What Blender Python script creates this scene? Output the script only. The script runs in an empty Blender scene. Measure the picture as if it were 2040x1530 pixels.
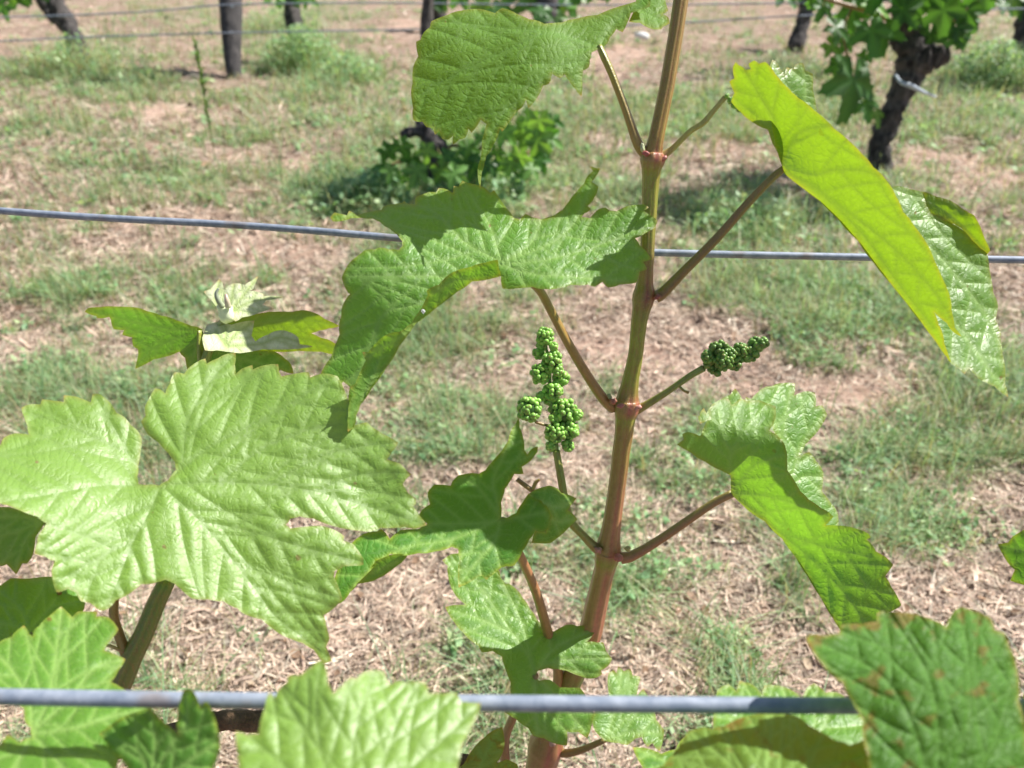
import bpy, math, random
import numpy as np
from mathutils import Vector, Matrix
from mathutils.geometry import delaunay_2d_cdt
random.seed(7); RNG = np.random.default_rng(7)
R = math.radians
# ------------------------------------------------------------------ camera, sky, sun, exposure
scene = bpy.context.scene
col = scene.collection
CAM_H, PITCH, FPX = 0.80, R(31.0), 1530.0
cam_d = bpy.data.cameras.new("camera"); cam = bpy.data.objects.new("camera", cam_d); col.objects.link(cam)
scene.camera = cam
cam.location = (0, 0, CAM_H); cam.rotation_euler = (R(90) - PITCH, 0, 0)
cam_d.sensor_width = 36.0; cam_d.lens = 27.0; cam_d.clip_start = 0.02; cam_d.clip_end = 800
cam_d.dof.use_dof = True; cam_d.dof.focus_distance = 0.415; cam_d.dof.aperture_fstop = 10.5
SUN_DIR = Vector((0.58, 0.27, 0.77)).normalized()
world = bpy.data.worlds.new("World"); scene.world = world; world.use_nodes = True
wn = world.node_tree; wn.nodes.clear()
sky = wn.nodes.new('ShaderNodeTexSky'); sky.sky_type = 'NISHITA'; sky.sun_disc = False
sky.sun_elevation = math.asin(SUN_DIR.z); sky.sun_rotation = math.atan2(SUN_DIR.x, SUN_DIR.y)
bg = wn.nodes.new('ShaderNodeBackground'); bg.inputs[1].default_value = 0.062
wo = wn.nodes.new('ShaderNodeOutputWorld')
wn.links.new(sky.outputs[0], bg.inputs[0]); wn.links.new(bg.outputs[0], wo.inputs[0])
sd = bpy.data.lights.new("sun", 'SUN'); sd.energy = 5.0; sd.angle = R(0.53); sd.color = (1.0, 0.96, 0.90)
sun = bpy.data.objects.new("sun", sd); col.objects.link(sun)
sun.rotation_euler = SUN_DIR.to_track_quat('Z', 'Y').to_euler()
scene.view_settings.view_transform = 'Standard'; scene.view_settings.look = 'None'
scene.view_settings.exposure = 0.74; scene.view_settings.gamma = 1.0
scene.render.resolution_x = 1024; scene.render.resolution_y = 768
scene.cycles.max_bounces = 8; scene.cycles.transparent_max_bounces = 8

# ------------------------------------------------------------------ helpers
SP, CP = math.sin(PITCH), math.cos(PITCH)
def P(x, y, z):
    """a point seen at photo pixel (x, y), z metres in front of the lens"""
    u = (x - 1020.0) / FPX * z; v = (y - 765.0) / FPX * z
    return np.array([u, z * CP - v * SP, CAM_H - z * SP - v * CP])
def PA(xy, z):
    u = (xy[:, 0] - 1020.0) / FPX * z; v = (xy[:, 1] - 765.0) / FPX * z
    return np.stack([u, z * CP - v * SP, CAM_H - z * SP - v * CP], 1)
def gz(y): return CAM_H / (CP * (SP / CP + (y - 765.0) / FPX))
def G(x, y):
    p = P(x, y, gz(y)); return Vector((p[0], p[1], 0.0))
def to_px(X, Y, Z):
    """inverse of P, used only to draw the ground cover's patchiness in ground coordinates"""
    z = Y * CP + (CAM_H - Z) * SP
    v = (-Y * SP + (CAM_H - Z) * CP) / z
    return 1020 + X / z * FPX, 765 + v * FPX
def tag(o, label=None, cat=None, group=None, kind=None):
    if label: o['label'] = label
    if cat: o['category'] = cat
    if group: o['group'] = group
    if kind: o['kind'] = kind
    return o
def root(name, loc, label, cat, group=None):
    o = bpy.data.objects.new(name, None); o.location = loc; o.empty_display_size = 0.02
    col.objects.link(o); return tag(o, label, cat, group)
def rootof(o):
    while o.parent: o = o.parent
    return o
def mk(name, V, F, mat, parent=None, attrs=None, uv=None, smooth=True, label=None):
    V = np.asarray(V, dtype=np.float32)
    if parent is not None: V = V - np.array(rootof(parent).location, dtype=np.float32)
    me = bpy.data.meshes.new(name)
    if isinstance(F, tuple):        # (loop_vertices, loop_totals)
        lv, lt = F
        me.vertices.add(len(V)); me.vertices.foreach_set('co', V.ravel())
        me.loops.add(len(lv)); me.loops.foreach_set('vertex_index', lv.astype(np.int32))
        me.polygons.add(len(lt))
        me.polygons.foreach_set('loop_start', np.concatenate([[0], np.cumsum(lt)[:-1]]).astype(np.int32))
        me.polygons.foreach_set('loop_total', lt.astype(np.int32))
        me.update(calc_edges=True)
    else:
        me.from_pydata(V.tolist(), [], [tuple(int(i) for i in f) for f in F])
    me.validate()
    if smooth: me.polygons.foreach_set('use_smooth', [True] * len(me.polygons))
    for k, a in (attrs or {}).items():
        a = np.asarray(a, dtype=np.float32)
        if a.ndim == 1:
            at = me.attributes.new(k, 'FLOAT', 'POINT'); at.data.foreach_set('value', a)
        else:
            if a.shape[1] == 3: a = np.concatenate([a, np.ones((len(a), 1), np.float32)], 1)
            at = me.attributes.new(k, 'FLOAT_COLOR', 'POINT'); at.data.foreach_set('color', a.ravel())
    if uv is not None:
        l = me.uv_layers.new(name='UVMap')
        li = np.zeros(len(me.loops), np.int32); me.loops.foreach_get('vertex_index', li)
        l.data.foreach_set('uv', np.asarray(uv, np.float32)[li].ravel())
    me.materials.append(mat); me.update()
    o = bpy.data.objects.new(name, me); col.objects.link(o)
    if parent is not None: o.parent = parent
    if label: o['label'] = label
    return o
def vnoise(x, y, seed=0):
    """smooth value noise on numpy arrays, 0..1"""
    xi = np.floor(x).astype(np.int64); yi = np.floor(y).astype(np.int64)
    fx = x - xi; fy = y - yi; fx = fx * fx * (3 - 2 * fx); fy = fy * fy * (3 - 2 * fy)
    def h(a, b):
        n = (a * 374761393 + b * 668265263 + seed * 974634777) & 0xffffffff
        n = ((n ^ (n >> 13)) * 1274126177) & 0xffffffff
        return ((n ^ (n >> 16)) & 0xffff) / 65535.0
    return (h(xi, yi) * (1 - fx) + h(xi + 1, yi) * fx) * (1 - fy) + (h(xi, yi + 1) * (1 - fx) + h(xi + 1, yi + 1) * fx) * fy
def fbm(x, y, seed=0, o=4):
    s = 0; a = 0.5; t = 0
    for i in range(o):
        s = s + a * vnoise(x, y, seed + i); t += a; x = x * 2.07 + 13; y = y * 2.07 + 7; a *= 0.5
    return s / t

# ------------------------------------------------------------------ materials
class NT:
    def __init__(s, name):
        s.m = bpy.data.materials.new(name); s.m.use_nodes = True; s.t = s.m.node_tree; s.t.nodes.clear()
        s.out = s.n('ShaderNodeOutputMaterial')
    def n(s, k, **kw):
        a = s.t.nodes.new(k)
        for p, v in kw.items(): setattr(a, p, v)
        return a
    def l(s, a, b): s.t.links.new(a, b)
    def setin(s, sock, v):
        if hasattr(v, 'is_output') or isinstance(v, bpy.types.NodeSocket): s.l(v, sock)
        else: sock.default_value = (tuple(v) + (1,)) if isinstance(v, (tuple, list)) and len(v) == 3 and sock.type == 'RGBA' else v
    def attr(s, name, f=True):
        a = s.n('ShaderNodeAttribute'); a.attribute_name = name
        return a.outputs['Fac'] if f else a.outputs['Color']
    def math(s, op, a, b=0.0, clamp=False):
        m = s.n('ShaderNodeMath', operation=op, use_clamp=clamp); s.setin(m.inputs[0], a); s.setin(m.inputs[1], b); return m.outputs[0]
    def mix(s, f, a, b, bt='MIX'):
        m = s.n('ShaderNodeMix', data_type='RGBA', blend_type=bt); m.clamp_factor = True
        s.setin(m.inputs[0], f); s.setin(m.inputs[6], a); s.setin(m.inputs[7], b); return m.outputs[2]
    def noise(s, scale, vec=None, detail=3.0, rough=0.55, dist=0.0):
        n = s.n('ShaderNodeTexNoise'); n.inputs['Scale'].default_value = scale; n.inputs['Detail'].default_value = detail
        n.inputs['Roughness'].default_value = rough; n.inputs['Distortion'].default_value = dist
        if vec is not None: s.l(vec, n.inputs['Vector'])
        return n.outputs[0]
    def ramp(s, f, lo, hi):
        m = s.n('ShaderNodeMapRange'); m.clamp = True; s.setin(m.inputs[0], f)
        m.inputs[1].default_value = lo; m.inputs[2].default_value = hi; return m.outputs[0]
    def coord(s, k='Object'): return s.n('ShaderNodeTexCoord').outputs[k]
    def bump(s, h, strength=0.5, dist=0.001, nrm=None):
        b = s.n('ShaderNodeBump'); b.inputs['Strength'].default_value = strength; b.inputs['Distance'].default_value = dist
        s.l(h, b.inputs['Height'])
        if nrm is not None: s.l(nrm, b.inputs['Normal'])
        return b.outputs[0]
    def princ(s, base, rough=0.5, spec=0.5, normal=None, coat=0.0):
        p = s.n('ShaderNodeBsdfPrincipled'); s.setin(p.inputs['Base Color'], base); s.setin(p.inputs['Roughness'], rough)
        s.setin(p.inputs['Specular IOR Level'], spec)
        if coat: p.inputs['Coat Weight'].default_value = coat; p.inputs['Coat Roughness'].default_value = 0.50; p.inputs['Coat IOR'].default_value = 1.7
        if normal is not None:
            s.l(normal, p.inputs['Normal']); s.l(normal, p.inputs['Coat Normal'])
        return p.outputs[0]
    def done(s, sh): s.l(sh, s.out.inputs[0]); return s.m

def leaf_material(name, top, under, trans, tfac=0.45, rough=0.42, spec=0.55, vein=(0.30, 0.50, 0.12), veinmix=0.95,
                  spots=0.0, hair=0.0, bump=0.32, coat=0.0, edgecol=(0.30, 0.30, 0.03)):
    t = NT(name)
    uv = t.coord('UV')
    big = t.noise(35.0, uv, 3.0)
    fine = t.noise(900.0, uv, 2.0)
    back = t.n('ShaderNodeNewGeometry').outputs['Backfacing']
    c = t.mix(back, top, under)
    c = t.mix(t.math('MULTIPLY', t.ramp(big, 0.35, 0.7), 0.35), c, tuple(min(1, x * 1.55) for x in top))
    c = t.mix(t.math('MULTIPLY', t.ramp(fine, 0.4, 0.65), 0.25), c, tuple(x * 0.7 for x in top))
    ve = t.math('POWER', t.attr('vein'), 0.8)
    vor = t.n('ShaderNodeTexVoronoi', feature='DISTANCE_TO_EDGE'); vor.inputs['Scale'].default_value = 330.0
    dv = t.n('ShaderNodeVectorMath', operation='ADD')
    nz = t.n('ShaderNodeTexNoise'); nz.inputs['Scale'].default_value = 200.0; t.l(uv, nz.inputs['Vector'])
    sc = t.n('ShaderNodeVectorMath', operation='SCALE'); t.l(nz.outputs['Color'], sc.inputs[0]); sc.inputs['Scale'].default_value = 0.0022
    t.l(uv, dv.inputs[0]); t.l(sc.outputs[0], dv.inputs[1]); t.l(dv.outputs[0], vor.inputs['Vector'])
    net = t.ramp(vor.outputs[0], 0.0, 0.16)
    vor2 = t.n('ShaderNodeTexVoronoi', feature='DISTANCE_TO_EDGE'); vor2.inputs['Scale'].default_value = 1100.0
    t.l(dv.outputs[0], vor2.inputs['Vector']); net2 = t.ramp(vor2.outputs[0], 0.0, 0.25)
    c = t.mix(t.math('MULTIPLY', t.math('SUBTRACT', 1.0, net), 0.12), c, vein)
    c = t.mix(t.math('MULTIPLY', ve, veinmix), c, vein)
    ed = t.attr('edge')
    c = t.mix(t.math('MULTIPLY', ed, 0.6), c, edgecol)
    if spots:
        sn = t.noise(120.0, uv, 3.0); sm = t.ramp(sn, 0.575, 0.635)
        c = t.mix(t.math('MULTIPLY', sm, spots), c, (0.22, 0.07, 0.02))
    else:
        sn = t.noise(160.0, uv, 1.0); sm = t.ramp(sn, 0.755, 0.78)
        c = t.mix(t.math('MULTIPLY', sm, 0.8), c, (0.20, 0.08, 0.02))
    if hair:
        hn = t.noise(700.0, uv, 4.0, 0.8, 2.5); c = t.mix(t.math('MULTIPLY', t.ramp(hn, 0.52, 0.68), hair), c, (0.42, 0.52, 0.36))
    tip = t.attr('tip')
    c = t.mix(tip, c, (0.55, 0.22, 0.07))
    vs, vd = t.attr('vs'), t.attr('vd')
    ph = t.math('ADD', t.math('MULTIPLY', vs, 300.0), t.math('MULTIPLY', t.noise(170.0, uv, 2.0), 2.2))
    ph = t.math('ADD', ph, t.math('MULTIPLY', vd, 70.0))
    lad = t.ramp(t.math('ABSOLUTE', t.math('SUBTRACT', t.math('FRACT', ph), 0.5)), 0.0, 0.30)
    ladv = t.math('MULTIPLY', t.math('SUBTRACT', 1.0, t.ramp(t.math('ABSOLUTE', t.math('SUBTRACT', t.math('FRACT', ph), 0.5)), 0.0, 0.12)), 0.35)
    c = t.mix(ladv, c, vein)
    h = t.math('ADD', t.math('MULTIPLY', net, 0.22), t.math('MULTIPLY', net2, 0.12))
    h = t.math('ADD', h, t.math('MULTIPLY', lad, 0.75))
    h = t.math('SUBTRACT', h, t.math('MULTIPLY', ve, 2.2))
    h = t.math('ADD', h, t.math('MULTIPLY', t.noise(150.0, uv, 3.0), 0.7))
    nrm = t.bump(h, bump, 0.0011)
    pr = t.princ(c, t.math('ADD', t.math('ADD', rough, t.math('MULTIPLY', fine, 0.12)), t.math('MULTIPLY', t.ramp(t.noise(60.0, uv, 3.0), 0.4, 0.65), 0.14)), spec, nrm, coat)
    tr = t.n('ShaderNodeBsdfTranslucent')
    tc = t.mix(t.math('MULTIPLY', ve, 0.62), trans, tuple(x * 0.45 for x in trans))
    tc = t.mix(t.math('MULTIPLY', t.math('SUBTRACT', 1.0, net), 0.20), tc, tuple(x * 0.4 for x in trans))
    tc = t.mix(t.math('MULTIPLY', t.ramp(big, 0.35, 0.7), 0.35), tc, tuple(x * 0.72 for x in trans))
    tc = t.mix(t.math('MULTIPLY', ed, 0.4), tc, (0.55, 0.30, 0.03))
    t.l(tc, tr.inputs[0]); t.l(nrm, tr.inputs['Normal'])
    ms = t.n('ShaderNodeMixShader'); ms.inputs[0].default_value = tfac
    t.l(pr, ms.inputs[1]); t.l(tr.outputs[0], ms.inputs[2])
    return t.done(ms.outputs[0])

M = {}
M['leaf'] = leaf_material('vine_leaf', (0.095, 0.255, 0.025), (0.14, 0.26, 0.05), (0.34, 0.72, 0.03), 0.40, 0.38, 0.85)
M['leaf_matt'] = leaf_material('downy_vine_leaf', (0.105, 0.235, 0.028), (0.14, 0.25, 0.07), (0.40, 0.70, 0.02), 0.42, 0.5, 0.4, hair=0.4, vein=(0.16, 0.33, 0.05))
M['leaf_glossy'] = leaf_material('glossy_vine_leaf', (0.11, 0.27, 0.03), (0.13, 0.25, 0.05), (0.33, 0.55, 0.010), 0.44, 0.38, 0.8, bump=0.28)
M['leaf_pale'] = leaf_material('pale_vine_leaf', (0.19, 0.37, 0.035), (0.20, 0.32, 0.08), (0.48, 0.76, 0.04), 0.36, 0.47, 1.0, coat=0.85, vein=(0.20, 0.36, 0.05), veinmix=0.8, bump=0.22)
M['leaf_spotted'] = leaf_material('spotted_vine_leaf', (0.10, 0.21, 0.03), (0.13, 0.22, 0.07), (0.46, 0.62, 0.04), 0.40, 0.45, 0.4, spots=0.7)
M['leaf_puckered'] = leaf_material('puckered_vine_leaf', (0.055, 0.170, 0.014), (0.11, 0.22, 0.05), (0.26, 0.54, 0.012), 0.35, 0.5, 0.45, vein=(0.13, 0.29, 0.05), veinmix=0.7, bump=0.45, edgecol=(.45,.28,.03), spots=.6)
M['leaf_dark'] = leaf_material('dark_vine_leaf', (0.06, 0.20, 0.024), (0.11, 0.21, 0.05), (0.24, 0.58, 0.03), 0.36, 0.42, 0.5, edgecol=(.42,.45,.03))
M['leaf_young'] = leaf_material('downy_young_leaf', (0.82, 0.88, 0.58), (0.80, 0.86, 0.58), (0.92, 0.97, 0.70), 0.25, 0.75, 0.15, vein=(0.40, 0.52, 0.18), hair=0.25, edgecol=(0.5, 0.55, 0.25))

def stem_material():
    t = NT('shoot_skin'); c = t.attr('Col', False); o = t.coord()
    n1 = t.noise(260, o, 4); n2 = t.noise(1400, o, 2)
    mp = t.n('ShaderNodeMapping'); mp.inputs['Scale'].default_value = (1, 1, 0.10); t.l(o, mp.inputs[0]); n3 = t.noise(900, mp.outputs[0], 4)
    c = t.mix(t.math('MULTIPLY', t.ramp(n3, 0.45, 0.62), 0.35), c, (0.30, 0.09, 0.05), 'MIX')
    c = t.mix(t.math('MULTIPLY', t.ramp(n1, 0.5, 0.7), 0.30), c, (0.10, 0.07, 0.03))
    c = t.mix(t.math('MULTIPLY', t.ramp(n2, 0.55, 0.7), 0.25), c, (0.50, 0.36, 0.24))
    rd = t.attr('ridge')
    h = t.math('ADD', t.math('MULTIPLY', rd, 0.7), t.math('MULTIPLY', n2, 0.5))
    c = t.mix(t.math('MULTIPLY', rd, 0.25), c, (0.36, 0.38, 0.08))
    return t.done(t.princ(c, 0.34, 0.6, t.bump(h, 0.6, 0.0008)))
M['stem'] = stem_material()
def simple(name, base, var, scale, rough=0.6, spec=0.4, bump=0.4, dist=0.001, metal=0.0):
    t = NT(name); o = t.coord(); n = t.noise(scale, o, 5)
    c = t.mix(t.ramp(n, 0.35, 0.7), base, var)
    p = t.princ(c, rough, spec, t.bump(t.noise(scale * 3, o, 4), bump, dist))
    return t.done(p)
def wire_material():
    t = NT('galvanised_wire'); o = t.coord(); n = t.noise(220, o, 5); n2 = t.noise(45, o, 3)
    c = t.mix(t.ramp(n, 0.35, 0.7), (0.20, 0.24, 0.31), (0.34, 0.38, 0.45))
    c = t.mix(t.math('MULTIPLY', t.ramp(n2, 0.55, 0.68), 0.55), c, (0.22, 0.16, 0.12))
    p = t.n('ShaderNodeBsdfPrincipled'); t.l(c, p.inputs['Base Color']); p.inputs['Metallic'].default_value = 0.1
    p.inputs['Roughness'].default_value = 0.62; p.inputs['Specular IOR Level'].default_value = 0.35; t.l(t.bump(n, 0.5, 0.0005), p.inputs['Normal'])
    return t.done(p.outputs[0])
M['wire'] = wire_material()
def bark_material():
    t = NT('vine_bark'); o = t.coord(); mp = t.n('ShaderNodeMapping'); mp.inputs['Scale'].default_value = (1, 1, 0.25); t.l(o, mp.inputs[0])
    n = t.noise(60, mp.outputs[0], 6, 0.65, 0.6); n2 = t.noise(14, o, 3)
    c = t.mix(t.ramp(n, 0.35, 0.68), (0.018, 0.016, 0.016), (0.15, 0.135, 0.13))
    c = t.mix(t.math('MULTIPLY', t.ramp(n2, 0.5, 0.7), 0.4), c, (0.30, 0.26, 0.25))
    return t.done(t.princ(c, 0.9, 0.2, t.bump(n, 1.0, 0.012)))
M['bark'] = bark_material()
M['cane_bark'] = simple('cane_bark', (.10, .06, .035), (.24, .15, .09), 90, .8, .2, 1.0, .004)
def post_material():
    t = NT('weathered_post'); o = t.coord(); mp = t.n('ShaderNodeMapping'); mp.inputs['Scale'].default_value = (1, 1, 0.08); t.l(o, mp.inputs[0])
    n = t.noise(50, mp.outputs[0], 6, 0.6); c = t.mix(t.ramp(n, 0.35, 0.65), (0.045, 0.043, 0.045), (0.11, 0.10, 0.098))
    return t.done(t.princ(c, 0.85, 0.2, t.bump(n, 0.7, 0.006)))
M['post'] = post_material()
def vc_material(name, rough=0.6, spec=0.3, tfac=0.0, tmul=(1.6, 1.6, 0.9), var=0.25):
    t = NT(name); c = t.attr('Col', False); n = t.noise(420, t.coord(), 3)
    c = t.mix(t.math('MULTIPLY', t.ramp(n, 0.4, 0.7), var), c, (0.02, 0.03, 0.01))
    p = t.princ(c, rough, spec)
    if tfac:
        tr = t.n('ShaderNodeBsdfTranslucent'); t.l(t.mix(1.0, c, tmul, 'MULTIPLY'), tr.inputs[0])
        ms = t.n('ShaderNodeMixShader'); ms.inputs[0].default_value = tfac; t.l(p, ms.inputs[1]); t.l(tr.outputs[0], ms.inputs[2]); p = ms.outputs[0]
    return t.done(p)
M['straw'] = vc_material('dry_straw', 0.6, 0.3, 0.15, (1.1, 1.0, 0.9), 0.1)
M['grass'] = vc_material('green_grass', 0.5, 0.35, 0.35)
M['bud'] = vc_material('flower_bud', 0.35, 0.5, 0.0, var=0.1)
M['bgleaf'] = vc_material('background_leaf', 0.45, 0.45, 0.40, (1.9, 1.8, 0.6))
M['petal'] = simple('white_petal', (0.8, 0.8, 0.78), (0.66, 0.66, 0.62), 30)
M['tie'] = simple('blue_grey_tie', (0.45, 0.52, 0.62), (0.6, 0.65, 0.7), 60, 0.4)
M['bead'] = simple('leaf_tooth_gland', (0.55, 0.25, 0.09), (0.6, 0.38, 0.16), 300, 0.4)
def ground_material():
    t = NT('dry_soil_and_litter'); o = t.coord()
    g = t.attr('green'); b = t.attr('bare')
    n = t.noise(9, o, 6, 0.65); n2 = t.noise(55, o, 6, 0.7); n3 = t.noise(2.2, o, 3); n4 = t.noise(140, o, 5, 0.7)
    straw = t.mix(t.ramp(n2, 0.35, 0.65), (0.26, 0.18, 0.13), (0.62, 0.46, 0.36))
    soil = t.mix(t.ramp(n, 0.35, 0.7), (0.62, 0.42, 0.32), (0.78, 0.57, 0.45))
    c = t.mix(t.ramp(b, 0.3, 0.7), straw, soil)
    gm = t.math('MULTIPLY', t.ramp(t.math('ADD', g, t.math('MULTIPLY', t.math('SUBTRACT', n, 0.5), 0.9)), 0.45, 0.85), 0.5)
    c = t.mix(gm, c, t.mix(n2, (0.22, 0.28, 0.14), (0.40, 0.45, 0.27)))
    c = t.mix(t.math('MULTIPLY', t.ramp(n3, 0.5, 0.75), 0.15), c, (0.62, 0.46, 0.34))
    c = t.mix(t.math('MULTIPLY', t.ramp(n4, 0.52, 0.68), 0.45), c, (0.16, 0.10, 0.07))
    h = t.math('ADD', t.math('ADD', n, t.math('MULTIPLY', n2, 0.5)), t.math('MULTIPLY', n4, 0.3))
    return t.done(t.princ(c, 0.95, 0.1, t.bump(h, 1.0, 0.04)))
M['ground'] = ground_material()

# ------------------------------------------------------------------ ground: one sheet to the horizon
# patches of green and of bare earth, (photo x, y, rx, ry, weight)
GREEN = [(130,580,150,60,.5),(330,590,90,60,.3),(100,330,140,70,.25),(330,330,150,70,.25),(560,240,150,60,.25),(170,130,120,60,.6),
 (270,170,70,40,.4),(610,110,110,70,.8),(700,160,90,50,.4),(900,330,200,110,.7),(700,390,150,60,.8),(1480,430,170,60,.9),(1250,230,150,60,.35),
 (1400,260,160,60,.25),(1550,190,150,60,.5),(1970,150,120,80,.7),(1850,260,140,60,.25),(1480,570,140,50,.35),(900,850,150,90,.55),
 (820,690,120,60,.3),(1010,600,120,50,.2),(1600,650,130,50,.3),(1840,880,160,80,.25),(1700,980,150,60,.35),(1880,1080,120,60,.3),
 (1340,980,120,70,.35),(1440,1030,90,50,.2),(1110,1130,90,70,.35),(900,1010,100,60,.2),(60,720,110,60,.3),(250,760,110,50,.2),(430,1200,80,60,.15),
 (760,1200,120,60,.2),(1100,250,80,120,.3),(1900,600,110,60,.25),(1960,740,100,60,.3),(400,30,200,40,.3),(1300,30,150,30,.2),(700,20,200,30,.3),(1750,620,120,50,.25)]
BARE = [(560,505,190,55,.75),(250,680,150,70,.4),(650,330,140,35,.4),(1200,690,170,70,.6),(950,760,120,60,.4),(1480,740,200,60,.4),(1000,500,150,40,.4),
 (350,225,110,40,.5),(60,380,90,30,.4),(1700,780,190,60,.5),(1950,360,120,40,.6),(1500,330,140,30,.4),(450,420,150,30,.4),(1280,520,160,50,.5),
 (280,450,140,35,.4),(30,60,90,30,.5),(780,60,120,30,.4),(1700,830,150,50,.3),(1240,120,120,50,.4),(1850,320,120,30,.4),(550,180,70,50,.4),(1900,530,90,30,.3)]
def patch(X, Y, L):
    px, py = to_px(X, np.maximum(Y, 0.05), 0 * X); s = 0 * X
    for (a, b, rx, ry, w) in L: s = s + w * np.exp(-(((px - a) / rx) ** 2 + ((py - b) / ry) ** 2))
    return s
def green_at(X, Y):
    return np.clip(0.12 + 0.08 * np.clip((Y - 1.1) / .8, 0, 1) + 0.55 * (fbm(X * 2.6, Y * 2.6, 3, 4) - 0.42) * 2.0 + 1.5 * (fbm(X * 15, Y * 15, 31, 3) - 0.5) + patch(X, Y, GREEN) - 0.75 * patch(X, Y, BARE) - 0.22 * (Y < 1.05), 0, 1)
def bare_at(X, Y):
    return np.clip(-0.02 + 0.6 * (fbm(X * 2.1 + 40, Y * 2.1, 9, 4) - 0.45) * 2.0 + 0.7 * (fbm(X * 11, Y * 11, 61, 3) - 0.5) + patch(X, Y, BARE) - 0.25 * (Y < 1.1), 0, 1)
def height_at(X, Y):
    return 0.030 * (fbm(X * 3, Y * 3, 21, 3) - 0.5) + 0.020 * (fbm(X * 14, Y * 14, 5, 3) - 0.5)
def axis(lo, hi, n, far):
    a = np.linspace(lo, hi, n); b = np.geomspace(0.6, far, 22)
    return np.concatenate([lo - b[::-1], a, hi + b])
gx = axis(-6, 6, 520, 300); gy = axis(-0.5, 9, 520, 300)
XX, YY = np.meshgrid(gx, gy); X = XX.ravel(); Y = YY.ravel()
ZZ = height_at(X, Y); n0, n1 = len(gx), len(gy)
ii = (np.arange(n1 - 1)[:, None] * n0 + np.arange(n0 - 1)[None, :]).ravel()
lv = np.stack([ii, ii + 1, ii + n0 + 1, ii + n0], 1).ravel()
g = mk('ground', np.stack([X, Y, ZZ], 1), (lv, np.full(len(ii), 4)), M['ground'],
       attrs={'green': green_at(X, Y), 'bare': bare_at(X, Y)})
tag(g, kind='structure')

def scatter_px(n, xr=(-420, 2460), yr=(-70, 1640)):
    px = RNG.uniform(*xr, n); py = RNG.uniform(*yr, n); z = gz(py)
    p = PA(np.stack([px, py], 1), z); return p[:, 0], p[:, 1], z
# straw litter
def build_straw(n=400000):
    X, Y, z = scatter_px(n)
    keep = RNG.random(n) > bare_at(X, Y) * 0.80 + 0.20 * green_at(X, Y); X, Y, z = X[keep], Y[keep], z[keep]; n = len(X)
    sc = np.clip(z / 1.6, 0.9, 2.6)
    L = (0.006 + RNG.gamma(2.2, 0.0095, n)) * sc; W = RNG.gamma(2.5, 0.00028, n) * sc + .0002
    long = RNG.random(n) < 0.03; L[long] *= 2.0; long = RNG.random(n) < 0.004; L[long] *= 4; W[long] *= 1.4; L = np.minimum(L, 0.075 * sc)
    a = RNG.uniform(0, 2 * math.pi, n) + 1.2 * fbm(X * 4, Y * 4, 77, 2); tilt = RNG.normal(0, 0.28, n); bend = RNG.normal(0, 0.12, n) + (RNG.random(n) < .12) * RNG.normal(0, .5, n)
    base = np.stack([X, Y, height_at(X, Y) + RNG.uniform(0.0, 0.012, n)], 1)
    d = np.stack([np.cos(a) * np.cos(tilt), np.sin(a) * np.cos(tilt), np.sin(tilt)], 1)
    s = np.stack([-np.sin(a), np.cos(a), RNG.normal(0, 0.5, n)], 1); s /= np.linalg.norm(s, axis=1)[:, None]
    V = np.zeros((n, 8, 3))
    for k, t in enumerate((-0.5, -0.17, 0.17, 0.5)):
        c = base + d * (L * t)[:, None] + s * (bend * L * (0.25 - t * t) * 2)[:, None]
        w = (W * (1.0 if abs(t) < 0.3 else 0.45))[:, None]
        V[:, 2 * k] = c - s * w; V[:, 2 * k + 1] = c + s * w
    V[:, :, 2] = np.maximum(V[:, :, 2], 0.0005 + base[:, None, 2] - 0.012)
    f = np.array([[0, 1, 3, 2], [2, 3, 5, 4], [4, 5, 7, 6]])
    lv = (np.arange(n)[:, None, None] * 8 + f[None]).ravel()
    v = (RNG.uniform(0.55, 1.15, n) * np.where(RNG.random(n) < .25, .55, 1.0))[:, None]; pal = np.array([[.84, .67, .52], [.92, .80, .64], [.74, .55, .43], [.84, .65, .52], [.60, .47, .35]])
    C = pal[RNG.integers(0, 5, n)] * v; C = np.repeat(C, 8, 0)
    o = mk('straw_litter', V.reshape(-1, 3), (lv, np.full(3 * n, 4)), M['straw'], attrs={'Col': C}, smooth=False)
    tag(o, 'dry cut straw and dead grass lying over the vineyard floor', 'straw', kind='stuff')
build_straw()
def build_flakes(n=5000):
    """curled brown scraps of last year's leaves among the straw"""
    X, Y, z = scatter_px(n); sc = np.clip(z / 1.6, .9, 2.4); a = RNG.uniform(0, 6.283, n); r_ = RNG.uniform(.003, .011, n) * sc
    c = np.stack([X, Y, height_at(X, Y) + RNG.uniform(.002, .016, n)], 1); d = np.stack([np.cos(a), np.sin(a), RNG.normal(0, .35, n)], 1); s = np.stack([-np.sin(a), np.cos(a), RNG.normal(0, .35, n)], 1)
    ang = np.arange(6) / 6 * 2 * math.pi; V = np.zeros((n, 7, 3)); V[:, 6] = c; V[:, 6, 2] -= r_ * .35
    for k in range(6):
        q = (r_ * RNG.uniform(.5, 1.2, n))[:, None]; V[:, k] = c + d * q * math.cos(ang[k]) + s * q * .75 * math.sin(ang[k])
    f = np.array([[k, (k + 1) % 6, 6] for k in range(6)]); lv = (np.arange(n)[:, None, None] * 7 + f[None]).ravel()
    C = np.array([[.34, .22, .14], [.22, .14, .09], [.52, .40, .28], [.14, .10, .07]])[RNG.integers(0, 4, n)] * RNG.uniform(.7, 1.2, n)[:, None]
    tag(mk('dead_leaf_scraps', V.reshape(-1, 3), (lv, np.full(6 * n, 3)), M['straw'], attrs={'Col': np.repeat(C, 7, 0)}, smooth=False), 'curled brown scraps of dead leaves scattered among the straw', 'dead leaves', kind='stuff')
build_flakes()
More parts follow.
